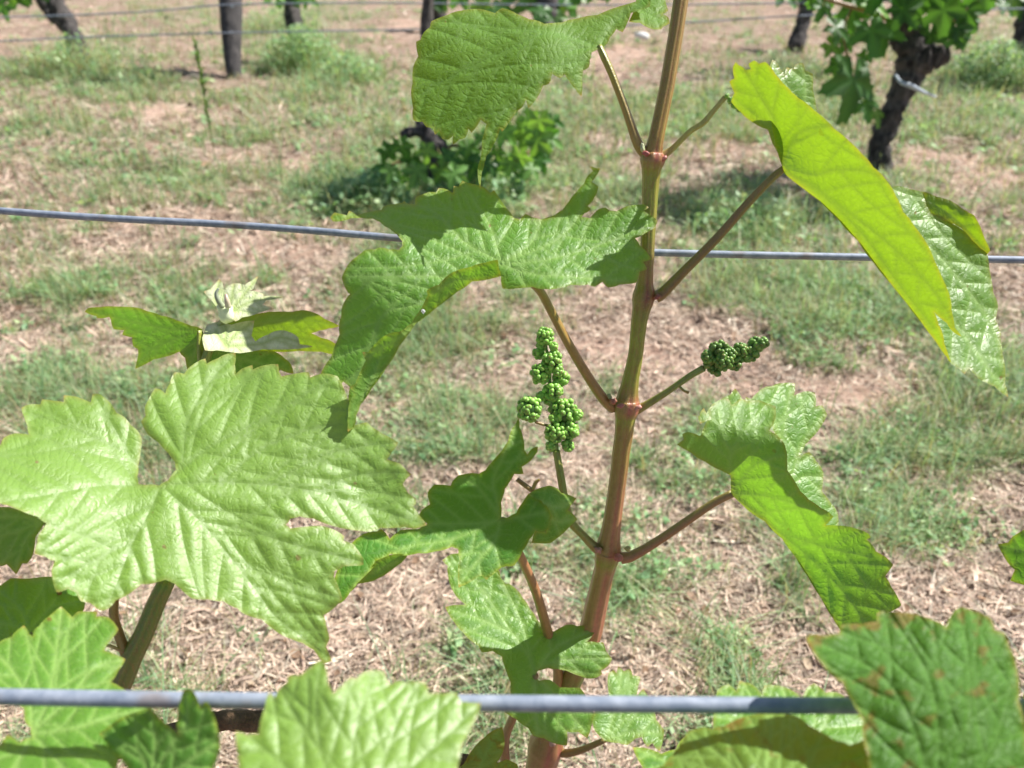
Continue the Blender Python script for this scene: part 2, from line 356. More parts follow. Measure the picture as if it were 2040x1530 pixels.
def blades(X, Y, Z0, H, W, lean, a, C, segs=(0, .4, .75)):
    """arched tapering blades -> verts, (loops, totals), colours"""
    n = len(X); base = np.stack([X, Y, Z0], 1); dr = np.stack([np.cos(a), np.sin(a), 0 * a], 1); sd_ = np.stack([-np.sin(a), np.cos(a), 0 * a], 1)
    tw = RNG.uniform(-0.7, 0.7, n)[:, None]; sd_ = sd_ * np.cos(tw) + dr * np.sin(tw)
    V = np.zeros((n, 7, 3)); up = np.array([0, 0, 1.0])
    def cen(t): return base + up * (H * (t - 0.35 * t * t * np.clip(lean, 0, 1.6)))[:, None] + dr * (H * lean * t * t)[:, None]
    for k, t in enumerate(segs):
        c = cen(t); w = (W * (1 - 0.55 * t))[:, None]; V[:, 2 * k] = c - sd_ * w; V[:, 2 * k + 1] = c + sd_ * w
    V[:, 6] = cen(1.0)
    q = np.arange(n)[:, None] * 7
    lv = np.concatenate([q + np.array([0, 1, 3, 2]), q + np.array([2, 3, 5, 4]), q + np.array([4, 5, 6])], 1).ravel()
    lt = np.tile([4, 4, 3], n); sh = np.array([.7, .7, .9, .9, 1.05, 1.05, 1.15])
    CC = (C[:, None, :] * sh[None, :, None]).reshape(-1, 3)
    return V.reshape(-1, 3), (lv, lt), CC
GPAL = np.array([[.26, .42, .20], [.33, .48, .25], [.40, .51, .28], [.20, .37, .18], [.52, .54, .34], [.30, .45, .28]])
def build_grass(nc=27000, per=12):
    X, Y, z = scatter_px(nc * 3)
    g_ = green_at(X, Y); keep = RNG.random(len(X)) < (g_ * 1.2) ** 1.5 * (0.35 + 1.1 * fbm(X * 30, Y * 30, 91, 2)); X, Y, z = X[keep][:nc], Y[keep][:nc], z[keep][:nc]; n = len(X)
    sc = np.clip(z / 1.6, 0.85, 2.4); hs = RNG.gamma(4, 0.25, n)
    X = np.repeat(X, per) + RNG.normal(0, 0.014, n * per) * np.repeat(sc, per); Y = np.repeat(Y, per) + RNG.normal(0, 0.014, n * per) * np.repeat(sc, per)
    sc = np.repeat(sc, per); n *= per
    H = np.repeat(hs, per) * RNG.uniform(0.012, 0.060, n) * sc ** 0.4; W = RNG.uniform(0.0005, 0.0013, n) * sc
    C = GPAL[RNG.integers(0, 6, n)] * RNG.uniform(0.7, 1.25, n)[:, None]
    dry = RNG.random(n) < 0.18; C[dry] = np.array([.42, .36, .2]) * RNG.uniform(.7, 1.2, dry.sum())[:, None]
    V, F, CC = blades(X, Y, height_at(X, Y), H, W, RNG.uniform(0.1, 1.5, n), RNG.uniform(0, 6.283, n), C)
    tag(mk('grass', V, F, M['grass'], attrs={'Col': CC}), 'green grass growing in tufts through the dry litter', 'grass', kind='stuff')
build_grass()
def build_weeds(n=9000):
    """little broad-leaved ground weeds: leaflets low over the litter"""
    X, Y, z = scatter_px(n * 4); g_ = green_at(X, Y) * (fbm(X * 7, Y * 7, 55, 2) > 0.5); keep = RNG.random(len(X)) < g_ ** 1.5
    X, Y, z = X[keep][:n], Y[keep][:n], z[keep][:n]; n = len(X); per = 7
    sc = np.repeat(np.clip(z / 1.6, 0.8, 2.2), per); X = np.repeat(X, per) + RNG.normal(0, .010, n * per) * sc; Y = np.repeat(Y, per) + RNG.normal(0, .010, n * per) * sc; n *= per
    a = RNG.uniform(0, 6.283, n); L = RNG.uniform(.004, .010, n) * sc; hz = height_at(X, Y) + RNG.uniform(.004, .028, n)
    d = np.stack([np.cos(a), np.sin(a), RNG.normal(0, .4, n)], 1); s = np.stack([-np.sin(a), np.cos(a), RNG.normal(0, .4, n)], 1)
    c = np.stack([X, Y, hz], 1); L = L[:, None]
    V = np.stack([c - d * L, c + s * L * .6, c + d * L, c - s * L * .6], 1).reshape(-1, 3)
    C = np.repeat(GPAL[RNG.integers(0, 4, n)] * RNG.uniform(.8, 1.4, n)[:, None], 4, 0)
    tag(mk('ground_weeds', V, (np.arange(4 * n), np.full(n, 4)), M['grass'], attrs={'Col': C}, smooth=False), 'small broad-leaved weeds spreading low between the grass tufts', 'weeds', kind='stuff')
build_weeds()

# ------------------------------------------------------------------ tubes (stems, petioles, wires, trunks)
def catmull(pts, sub):
    p = np.asarray(pts, float); n = len(p)
    if n == 2: p = np.stack([p[0], (p[0] + p[1]) / 2, p[1]]); n = 3
    q = np.vstack([2 * p[0] - p[1], p, 2 * p[-1] - p[-2]]); out = []
    for i in range(n - 1):
        a, b, c, d = q[i:i + 4]
        for k in range(sub):
            t = k / sub; out.append(0.5 * ((2 * b) + (c - a) * t + (2 * a - 5 * b + 4 * c - d) * t * t + (3 * b - a - 3 * c + d) * t ** 3))
    out.append(p[-1]); return np.array(out)
def tube_arr(C, rad, sides=14, ridge=0.0, nr=9, lump=0.0, seed=0, square=False):
    n = len(C); T = np.gradient(C, axis=0); T /= np.linalg.norm(T, axis=1)[:, None] + 1e-12
    ref = np.array([0.3, 1, 0.1]) if abs(T[0][1]) < 0.9 else np.array([1.0, 0, 0]); N = np.cross(T[0], ref); N /= np.linalg.norm(N)
    V = []; A = []; rg = []
    th = np.arange(sides) / sides * 2 * math.pi
    for i in range(n):
        N = N - T[i] * np.dot(N, T[i]); N /= np.linalg.norm(N); B = np.cross(T[i], N)
        rr = rad[i] * (1 + ridge * np.cos(th * nr))
        if lump: rr = rr * (1 + lump * (vnoise(th * 1.3 + seed, np.full(sides, i * 0.35), seed) - 0.5) * 2 + lump * .6 * (vnoise(np.cos(th) * 3 + seed, np.full(sides, i * 0.9), seed + 3) - .5))
        V.append(C[i] + rr[:, None] * (np.cos(th)[:, None] * N + np.sin(th)[:, None] * B)); rg.append(0.5 + 0.5 * np.cos(th * nr))
    V = np.concatenate(V); F = []
    for i in range(n - 1):
        for k in range(sides):
            k2 = (k + 1) % sides; F.append((i * sides + k, i * sides + k2, (i + 1) * sides + k2, (i + 1) * sides + k))
    F.append(tuple(range(sides))[::-1]); F.append(tuple((n - 1) * sides + k for k in range(sides)))
    return V, F, np.concatenate(rg)
def px_tube(name, pts, mat, parent, cols=None, sub=6, sides=14, ridge=0.0, nr=9, label=None, noise=0.0):
    """pts: (x, y, depth, width_px); cols: (t, rgb) stops"""
    q = catmull(pts, sub); C = np.array([P(*r[:3]) for r in q]); rad = q[:, 3] / 2 * q[:, 2] / FPX
    if noise: C = C + np.stack([noise * (fbm(np.arange(len(C)) * .3, 0 * rad, s_, 2) - .5) for s_ in (1, 2, 3)], 1)
    V, F, rg = tube_arr(C, rad, sides, ridge, nr)
    at = {'ridge': rg}
    if cols:
        t = np.repeat(np.linspace(0, 1, len(C)), sides); ts = [c[0] for c in cols]
        cc = np.stack([np.interp(t, ts, [c[1][k] for c in cols]) for k in range(3)], 1)
        off = (V - np.repeat(C, sides, 0)); sx = off[:, 0] / (np.linalg.norm(off, axis=1) + 1e-9)
        red = np.clip((cc[:, 0] / (cc[:, 1] + 1e-3) - 1.3) * 1.2, 0, 1) * np.clip(-sx * 1.6 + .1, 0, 1)      # reddish stretches turn green on their left side
        at['Col'] = cc * (1 - .7 * red[:, None]) + np.array([.24, .25, .05]) * .7 * red[:, None]
    return mk(name, V, F, mat, parent, at, label=label)

# ------------------------------------------------------------------ leaf blades
def pip(pts, poly):
    x, y = pts[:, 0], pts[:, 1]; ins = np.zeros(len(pts), bool); n = len(poly)
    for i in range(n):
        x1, y1 = poly[i]; x2, y2 = poly[(i + 1) % n]
        if y1 == y2: continue
        ins ^= ((y1 > y) != (y2 > y)) & (x < (x2 - x1) * (y - y1) / (y2 - y1) + x1)
    return ins
def segdist(pts, segs):
    if len(segs) == 0: return np.full(len(pts), 1e3)
    out = np.full(len(pts), 1e9)
    S = np.asarray(segs, float)
    for i in range(0, len(S), 200):
        a = S[i:i + 200, 0][None]; b = S[i:i + 200, 1][None]; p = pts[:, None]
        ab = b - a; t = np.clip(((p - a) * ab).sum(2) / ((ab ** 2).sum(2) + 1e-9), 0, 1)
        out = np.minimum(out, np.linalg.norm(p - a - ab * t[..., None], axis=2).min(1))
    return out
def seg_s(pts, lines):
    """distance to the nearest vein and arc length along it"""
    best = np.full(len(pts), 1e9); sv = np.zeros(len(pts))
    for l in lines:
        L = 0.0; A = l[:-1][None]; B = l[1:][None]; p = pts[:, None]; ab = B - A
        t = np.clip(((p - A) * ab).sum(2) / ((ab ** 2).sum(2) + 1e-9), 0, 1); d = np.linalg.norm(p - A - ab * t[..., None], axis=2)
        k = d.argmin(1); dm = d[np.arange(len(pts)), k]; ln = np.linalg.norm(ab[0], axis=1); cum = np.concatenate([[0], np.cumsum(ln)[:-1]])
        s_ = cum[k] + t[np.arange(len(pts)), k] * ln[k]; m = dm < best; best[m] = dm[m]; sv[m] = s_[m]
    return best, sv
def tps(ctrl):
    c = np.array(ctrl, float); p = c[:, :2] / 1000; n = len(c)
    def U(r): return np.where(r > 1e-9, r * r * np.log(r + 1e-12), 0)
    K = U(np.linalg.norm(p[:, None] - p[None], axis=2)) + 1e-4 * np.eye(n); Pm = np.hstack([np.ones((n, 1)), p])
    A = np.zeros((n + 3, n + 3)); A[:n, :n] = K; A[:n, n:] = Pm; A[n:, :n] = Pm.T
    w = np.linalg.solve(A, np.concatenate([c[:, 2], [0, 0, 0]]))
    def f(q):
        q = q / 1000; r = np.linalg.norm(q[:, None] - p[None], axis=2)
        return U(r) @ w[:n] + w[n] + q @ w[n + 1:]
    return f
def resample(pl, step):
    pl = np.array(pl, float); out = [pl[0]]
    for a, b in zip(pl[:-1], pl[1:]):
        k = max(1, int(round(np.linalg.norm(b - a) / step)))
        for j in range(1, k + 1): out.append(a + (b - a) * j / k)
    return np.array(out)
def smooth_line(pl, step):
    return resample(catmull(pl, 5) if len(pl) > 2 else np.array(pl, float), step)
def panel(outline, ctrl, veins, upper=True, sp=6.0, second=46.0, ang=48.0, quilt=0.0006, wave=0.0012, seed=0, teeth=True, wseed=0):
    """one sheet of a leaf: outline and main veins as seen in the photo, ctrl gives real depths"""
    rs = np.random.default_rng(seed + 100)
    ol = np.array(outline, float)
    # refine the margin with small irregular bulges between the teeth
    fine = []; n = len(ol)
    area = 0.5 * np.sum(ol[:, 0] * np.roll(ol[:, 1], -1) - np.roll(ol[:, 0], -1) * ol[:, 1]); sgn = 1 if area > 0 else -1
    tipp = []; ol2 = ol.copy()
    for i in range(n):                      # crisper teeth: tips a little out, notches a little in
        a, p_, q_ = ol[i], ol[i - 1], ol[(i + 1) % n]; m_ = (p_ + q_) / 2 - a; Lm = np.linalg.norm(m_)
        if 2.0 < Lm and np.linalg.norm(p_ - a) < 45 and np.linalg.norm(q_ - a) < 45 and teeth:
            cr = ((a[0] - p_[0]) * (q_[1] - a[1]) - (a[1] - p_[1]) * (q_[0] - a[0])) * sgn
            ol2[i] = a - m_ / Lm * min(2.4, Lm * .35) * (1.0 if cr > 0 else 0.7)
    ol = ol2
    for i in range(n):
        a, b = ol[i], ol[(i + 1) % n]; d = b - a; L = np.linalg.norm(d) + 1e-6; nrm = np.array([d[1], -d[0]]) / L * sgn
        k = max(1, int(round(L / sp))); bul = rs.uniform(0.0, 0.07) * min(L, 30)
        for j in range(k):
            t = j / k; fine.append(a + d * t + nrm * bul * math.sin(math.pi * t))
        pa = ol[i - 1]; v1 = pa - a; v2 = b - a; c = np.dot(v1, v2) / (np.linalg.norm(v1) * np.linalg.norm(v2) + 1e-9)
        cross = (a[0] - pa[0]) * (b[1] - a[1]) - (a[1] - pa[1]) * (b[0] - a[0])
        if cross * sgn > 0 and c > -0.72 and teeth: tipp.append((a, c))
    fine = np.array(fine)
    mains = [smooth_line(v, sp) for v in veins]
    msegs = [[(m[i], m[i + 1]) for i in range(len(m) - 1)] for m in mains]
    secs = []
    for vi, m in enumerate(mains):
        others = [s for k, ss in enumerate(msegs) if k != vi for s in ss]
        L = np.concatenate([[0], np.cumsum(np.linalg.norm(np.diff(m, axis=0), axis=1))]); tot = L[-1]
        s = second * 0.6; side = 1
        while s < tot - 8:
            i = min(int(np.searchsorted(L, s)), len(m) - 1); i = max(i, 1)
            tdir = m[i] - m[i - 1]; tdir /= np.linalg.norm(tdir) + 1e-9
            for sd2 in ((side,) if True else (1, -1)):
                an = R(ang + rs.uniform(-7, 7)) * sd2; p = m[i].copy(); line = [p.copy()]
                step = sp; a_ = an
                for q in range(60):
                    dr = np.array([tdir[0] * math.cos(a_) - tdir[1] * math.sin(a_), tdir[0] * math.sin(a_) + tdir[1] * math.cos(a_)])
                    p = p + dr * step; a_ *= 0.985
                    if not pip(p[None], ol)[0]: break
                    if others and segdist(p[None], others)[0] < sp * 1.2 : break
                    line.append(p.copy())
                if len(line) > 3: secs.append(np.array(line))
            side = -side; s += second * 0.5 * rs.uniform(0.85, 1.15)
    # points
    pts = [tuple(p) for p in fine]; edges = [(i, (i + 1) % len(fine)) for i in range(len(fine))]
    osegs = [(fine[i], fine[(i + 1) % len(fine)]) for i in range(len(fine))]
    for pl in mains + secs:
        b0 = len(pts)
        for p in pl: pts.append(tuple(p))
        edges += [(b0 + i, b0 + i + 1) for i in range(len(pl) - 1)]
    allseg = osegs + [s for ss in msegs for s in ss]; ssegs = [(l[i], l[i + 1]) for l in secs for i in range(len(l) - 1)]
    mn, mx = ol.min(0), ol.max(0); gxs = np.arange(mn[0], mx[0], sp); gys = np.arange(mn[1], mx[1], sp * 0.87)
    gp = np.array([(x + (sp / 2 if j % 2 else 0), y) for j, y in enumerate(gys) for x in gxs]); gp += rs.uniform(-sp * .15, sp * .15, gp.shape)
    gp = gp[pip(gp, ol)]
    gp = gp[(segdist(gp, allseg) > sp * .55) & (segdist(gp, ssegs) > sp * .5)]
    pts += [tuple(p) for p in gp]
    r = delaunay_2d_cdt([Vector(p) for p in pts], edges, [], 0, 1e-3)
    v2 = np.array([tuple(v) for v in r[0]]); tri = np.array([f for f in r[2] if len(f) == 3])
    cen = v2[tri].mean(1); tri = tri[pip(cen, fine)]
    used = np.unique(tri); mp = -np.ones(len(v2), int); mp[used] = np.arange(len(used)); v2 = v2[used]; tri = mp[tri]
    d1 = segdist(v2, [s for ss in msegs for s in ss]); d2 = segdist(v2, ssegs); de = segdist(v2, osegs)
    z = tps(ctrl)(v2)
    dv = np.minimum(d1, d2); side = -1 if upper else 1
    z = z + side * quilt * 1.1 * (1 - np.exp(-(dv / 13.0) ** 2)) * np.clip(de / 12, 0, 1) * (0.75 + 0.5 * fbm(v2[:, 0] / 18, v2[:, 1] / 18, seed, 2))
    z = z + wave * 2 * (fbm(v2[:, 0] / 75, v2[:, 1] / 75, wseed + 5, 3) - 0.5) + wave * 2.2 * (fbm(v2[:, 0] / 26, v2[:, 1] / 26, wseed + 8, 2) - 0.5) * np.exp(-de / 22)
    V = PA(v2, z)
    # facing
    a, b, c = V[tri[:, 0]], V[tri[:, 1]], V[tri[:, 2]]; nr = np.cross(b - a, c - a); cc = (a + b + c) / 3 - np.array([0, 0, CAM_H])
    facing = (nr * cc).sum(1).sum() < 0
    if facing != upper: tri = tri[:, ::-1]
    vein = np.maximum(np.exp(-(d1 / 4.6) ** 2), 0.7 * np.exp(-(d2 / 3.4) ** 2))
    edge = np.exp(-de / 4.5) * (0.35 + 0.9 * fbm(v2[:, 0] / 40, v2[:, 1] / 40, seed + 2, 2))
    tip = np.zeros(len(v2))
    for (p, c) in tipp: tip = np.maximum(tip, np.clip(0.55 + 0.6 * c, .2, 1) * np.exp(-(np.linalg.norm(v2 - p, axis=1) / 5.0) ** 2))
    uv = v2 * (z.mean() / FPX); bd, bs = seg_s(v2, mains + secs)
    return V, tri, vein, edge, tip, uv, bs * (z.mean() / FPX), bd * (z.mean() / FPX)
def leaf(parent, panels, mat, petiole=None, pcols=None, label=None, name='leaf', dz=0.0):
    Vs, Fs, A, off = [], [], [], 0
    for k, kw in enumerate(panels):
        kw['ctrl'] = [(a, b, c + dz) for a, b, c in kw['ctrl']]
        V, t, ve, ed, tp, uv, vs_, vd_ = panel(wseed=panels[0]['seed'], **kw); Vs.append(V); Fs.append(t + off); off += len(V); A.append((ve, ed, tp, uv + k * 0.37, vs_, vd_))
    at = {n_: np.concatenate([a[i] for a in A]) for i, n_ in ((0, 'vein'), (1, 'edge'), (2, 'tip'), (4, 'vs'), (5, 'vd'))}
    o = mk(name, np.concatenate(Vs), np.concatenate(Fs), mat, parent, at, np.concatenate([a[3] for a in A]), label=label)
    if petiole: px_tube('petiole', petiole, M['stem'], o, pcols or [(0, (.33, .13, .05)), (.5, (.33, .20, .06)), (1, (.22, .27, .05))], sides=12, ridge=.04)
    return o

# ------------------------------------------------------------------ bud heads
def ico(level=2):
    import bmesh
    bm = bmesh.new(); bmesh.ops.create_icosphere(bm, subdivisions=level, radius=1.0)
    V = np.array([v.co[:] for v in bm.verts]); F = np.array([[v.index for v in f.verts] for f in bm.faces]); bm.free(); return V, F
ICOV, ICOF = ico(2)
def bud_head(parent, x, y, z, r, bead=5.6, seed=0, dark=1.0):
    rs = np.random.default_rng(seed); c = P(x, y, z); k = z / FPX; Rr = r * k; rb = bead * k
    n = max(5, int(2.5 * (r / bead) ** 2)); Vs, Fs, Cs = [], [], []; off = 0
    core = max(Rr - rb * 1.0, rb * .4)
    for i in range(n):
        t = (i + .5) / n; ph = math.acos(1 - 2 * t); th = math.pi * (1 + 5 ** .5) * i + rs.uniform(-.25, .25)
        d = np.array([math.cos(th) * math.sin(ph), math.sin(th) * math.sin(ph), math.cos(ph)]); d += rs.normal(0, .08, 3); d /= np.linalg.norm(d)
        q = rb * rs.uniform(.85, 1.15); V = ICOV.copy(); dd = V @ d
        V = V * (1 - 0.10 * np.clip(dd, 0, 1)[:, None] ** 4) * q + c + d * core * rs.uniform(.85, 1.08)
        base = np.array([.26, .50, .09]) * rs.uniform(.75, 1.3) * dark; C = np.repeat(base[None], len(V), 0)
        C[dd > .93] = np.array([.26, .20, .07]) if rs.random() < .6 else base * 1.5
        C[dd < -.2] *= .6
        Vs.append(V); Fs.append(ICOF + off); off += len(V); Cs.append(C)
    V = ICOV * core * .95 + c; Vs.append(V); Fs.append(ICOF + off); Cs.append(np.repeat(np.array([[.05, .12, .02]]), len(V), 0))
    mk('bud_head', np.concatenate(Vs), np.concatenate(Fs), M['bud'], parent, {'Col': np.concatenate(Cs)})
def blob(name, parent, x, y, z, rx, ry, mat, col_=(.3, .12, .08), seed=0, ang=0):
    c = P(x, y, z); k = z / FPX; V = ICOV2.copy(); a = R(ang)
    V = V * (1 + .9 * (fbm(V[:, 0] * 1.6 + seed, V[:, 2] * 1.6 + V[:, 1], seed, 2) - .5))[:, None]
    u, w = V[:, 0] * rx * k, V[:, 2] * ry * k; U, W = u * math.cos(a) - w * math.sin(a), u * math.sin(a) + w * math.cos(a)
    Q = np.stack([U, V[:, 1] * min(rx, ry) * k + W * .3, W], 1) + c
    return mk(name, Q, ICOF2, mat, parent, {'Col': np.repeat(np.array([col_]), len(Q), 0), 'ridge': np.zeros(len(Q))})
ICOV2, ICOF2 = ico(3)

# ------------------------------------------------------------------ trellis wires
def px_wire(name, pts, d_m, label, group, sides=14):
    q = catmull(pts, 8); C = np.array([P(*r[:3]) for r in q]); V, F, rg = tube_arr(C, np.full(len(C), d_m / 2), sides)
    return tag(mk(name, V, F, M['wire'], None, {'ridge': rg}), label, 'wire', group)
GW = 'trellis wires along the vine rows'
px_wire('trellis_wire', [(-900,345,.60),(-400,388,.55),(0,420,.505),(220,435,.502),(450,447,.50),(640,461,.498),(800,475,.496),(1000,489,.494),(1160,498,.493),(1300,503,.492),
        (1450,507,.491),(1700,512,.490),(2040,518,.488),(2500,528,.486),(3200,540,.49)], .0046, 'galvanised wire crossing the middle of the view behind the reddish shoot', GW)
px_wire('trellis_wire', [(-1200,1362,.226),(-500,1375,.223),(0,1388,.220),(500,1396,.220),(1000,1401,.220),(1500,1405,.220),(2040,1408,.220),(2700,1414,.222),(3400,1422,.224)],
        .0046, 'thick blurred grey wire nearest the camera, low in front of the leaves', GW)

# ------------------------------------------------------------------ main shoot
GS = 'green grapevine shoots tied to the near wires'
S1 = root('grapevine_shoot', P(1088, 1488, .477), 'tall reddish shoot with flower clusters and big lobed leaves in front of the middle wire', 'grapevine shoot', GS)
ST = [(1366,-60,.375,30,'b'),(1352,30,.377,29,'b'),(1333,150,.38,29,'b'),(1310,265,.383,30,'b'),(1302,297,.385,35,'r'),(1300,310,.386,46,'n'),(1300,322,.386,48,'n'),(1298,338,.387,38,'g'),(1296,365,.389,33,'g'),
 (1293,430,.392,29,'g'),(1289,500,.395,28,'o'),(1285,560,.399,32,'r'),(1283,585,.40,43,'m'),(1281,600,.401,42,'m'),(1277,622,.402,34,'o'),(1271,660,.405,30,'g'),(1266,708,.409,29,'g'),(1256,760,.414,33,'g'),
 (1251,790,.417,42,'r'),(1249,806,.418,50,'n'),(1247,820,.419,48,'n'),(1245,836,.42,39,'g'),(1243,862,.422,36,'b'),(1236,914,.427,34,'b'),(1225,1000,.436,34,'c'),(1217,1058,.442,38,'c'),(1213,1085,.446,47,'r'),(1211,1100,.448,52,'n'),
 (1208,1116,.449,46,'g'),(1204,1135,.45,41,'c'),(1197,1165,.452,41,'c'),(1187,1210,.456,44,'p'),(1173,1270,.460,46,'p'),(1140,1345,.466,47,'o'),(1115,1400,.47,49,'o'),(1096,1455,.475,54,'c'),(1089,1482,.477,68,'n'),(1084,1500,.478,66,'n'),(1075,1540,.48,58,'c'),(1050,1640,.49,56,'c')]
SC = {'b': (.34,.20,.05), 'g': (.27,.29,.03), 'o': (.20,.19,.03), 'r': (.32,.13,.06), 'n': (.42,.12,.09), 'm': (.22,.06,.045), 'c': (.44,.17,.095), 'p': (.60,.21,.14)}
px_tube('stem', [(s[0], s[1], s[2] + max(0.0, (s[1] - 1120) / 370.0) * 0.060, s[3]) for s in ST], M['stem'], S1, [(i / (len(ST) - 1), SC[s[4]]) for i, s in enumerate(ST)], sub=6, sides=26, ridge=.028, nr=8, noise=.0004)
# node swellings: bud scales
for (x, y, z, rx, ry, c, sd_, an) in [(1280,294,.379,6,11,(.55,.62,.35),1,20),(1287,306,.378,9,7,(.42,.10,.08),2,0),(1322,316,.380,9,6,(.45,.14,.11),3,30),(1309,592,.392,8,6,(.30,.07,.06),4,0),
      (1214,790,.410,5,9,(.30,.36,.16),5,35),(1222,800,.409,8,8,(.42,.14,.09),6,0),(1270,812,.411,9,7,(.55,.24,.2),7,20),(1236,808,.404,10,6,(.50,.15,.14),8,10),(1250,1093,.437,7,6,(.42,.38,.12),9,0),
      (1232,1112,.436,11,9,(.48,.14,.10),10,0),(1192,1096,.438,8,8,(.42,.2,.15),11,0),(1100,1478,.521,9,13,(.55,.35,.28),12,10)]:
    blob('bud_scale', S1, x, y, z + .002, rx * .85, ry * .75, M['stem'], c, sd_, an)

def DZ(y): return max(0.0, (y - 1120) / 370.0) * 0.060
def dz3(L): return [(p[0], p[1], p[2] + DZ(p[1])) + tuple(p[3:]) for p in L]
# --- upper left leaf
leaf(S1, [dict(outline=[(856,54),(862,42),(892,30),(920,22),(955,19),(985,25),(1002,18),(1030,28),(1055,38),(1085,46),(1120,44),(1150,37),(1190,29),(1230,14),(1265,2),(1285,-25),(1300,-14),(1296,0),(1292,12),(1275,20),(1258,27),
   (1250,45),(1240,62),(1228,60),(1215,75),(1205,90),(1193,96),(1180,105),(1175,120),(1172,133),(1162,142),(1160,160),(1158,190),(1147,178),(1135,163),(1125,150),(1115,154),(1100,148),(1093,165),(1082,172),(1073,190),(1062,205),
   (1053,213),(1048,200),(1040,213),(1030,222),(1022,233),(1012,247),(1001,260),(996,258),(990,275),(982,290),(970,310),(965,325),(960,345),(957,374),(953,345),(957,318),(960,295),(964,268),(968,248),(958,240),(950,252),(940,262),
   (933,258),(926,273),(915,278),(903,286),(902,272),(893,277),(882,275),(875,262),(867,266),(862,255),(850,252),(841,243),(832,242),(824,237),(823,215),(820,190),(822,165),(824,135),(832,112),(830,85),(838,78),(845,65)],
   ctrl=[(1195,94,.382),(1045,85,.380),(856,54,.402),(824,135,.397),(824,237,.386),(900,280,.374),(957,374,.363),(1000,230,.369),(1158,190,.374),(1290,-10,.394),(1100,62,.384),(985,25,.402),(1120,44,.394)],
   veins=[[(1195,93),(1100,66),(1044,85),(959,123),(894,156),(838,188)],[(1195,93),(1100,62),(1020,58),(940,48),(880,44)],[(1195,93),(1130,105),(1070,160),(1005,225),(975,285),(958,360)],[(1195,93),(1165,125),(1158,180)],[(1195,93),(1220,52),(1255,22),(1288,-5)]],
   second=62, seed=1),
  dict(outline=[(1262,24),(1255,42),(1275,46),(1300,57),(1315,58),(1322,53),(1332,46),(1330,35),(1322,28),(1329,20),(1326,5),(1318,-20),(1275,-22),(1270,5)],
   ctrl=[(1262,24,.397),(1300,57,.387),(1330,35,.396),(1318,-20,.408),(1275,-10,.406)], veins=[[(1262,10),(1295,30),(1325,42)],[(1262,10),(1300,5),(1326,2)]], second=30, seed=2)],
  M['leaf_matt'], [(1286,306,.386,24),(1270,285,.384,20),(1247,220,.383,16),(1220,150,.382,15),(1203,112,.382,15),(1194,92,.383,12)], [(0,(.34,.14,.06)),(.35,(.36,.22,.05)),(.8,(.30,.32,.04)),(1,(.26,.32,.05))])

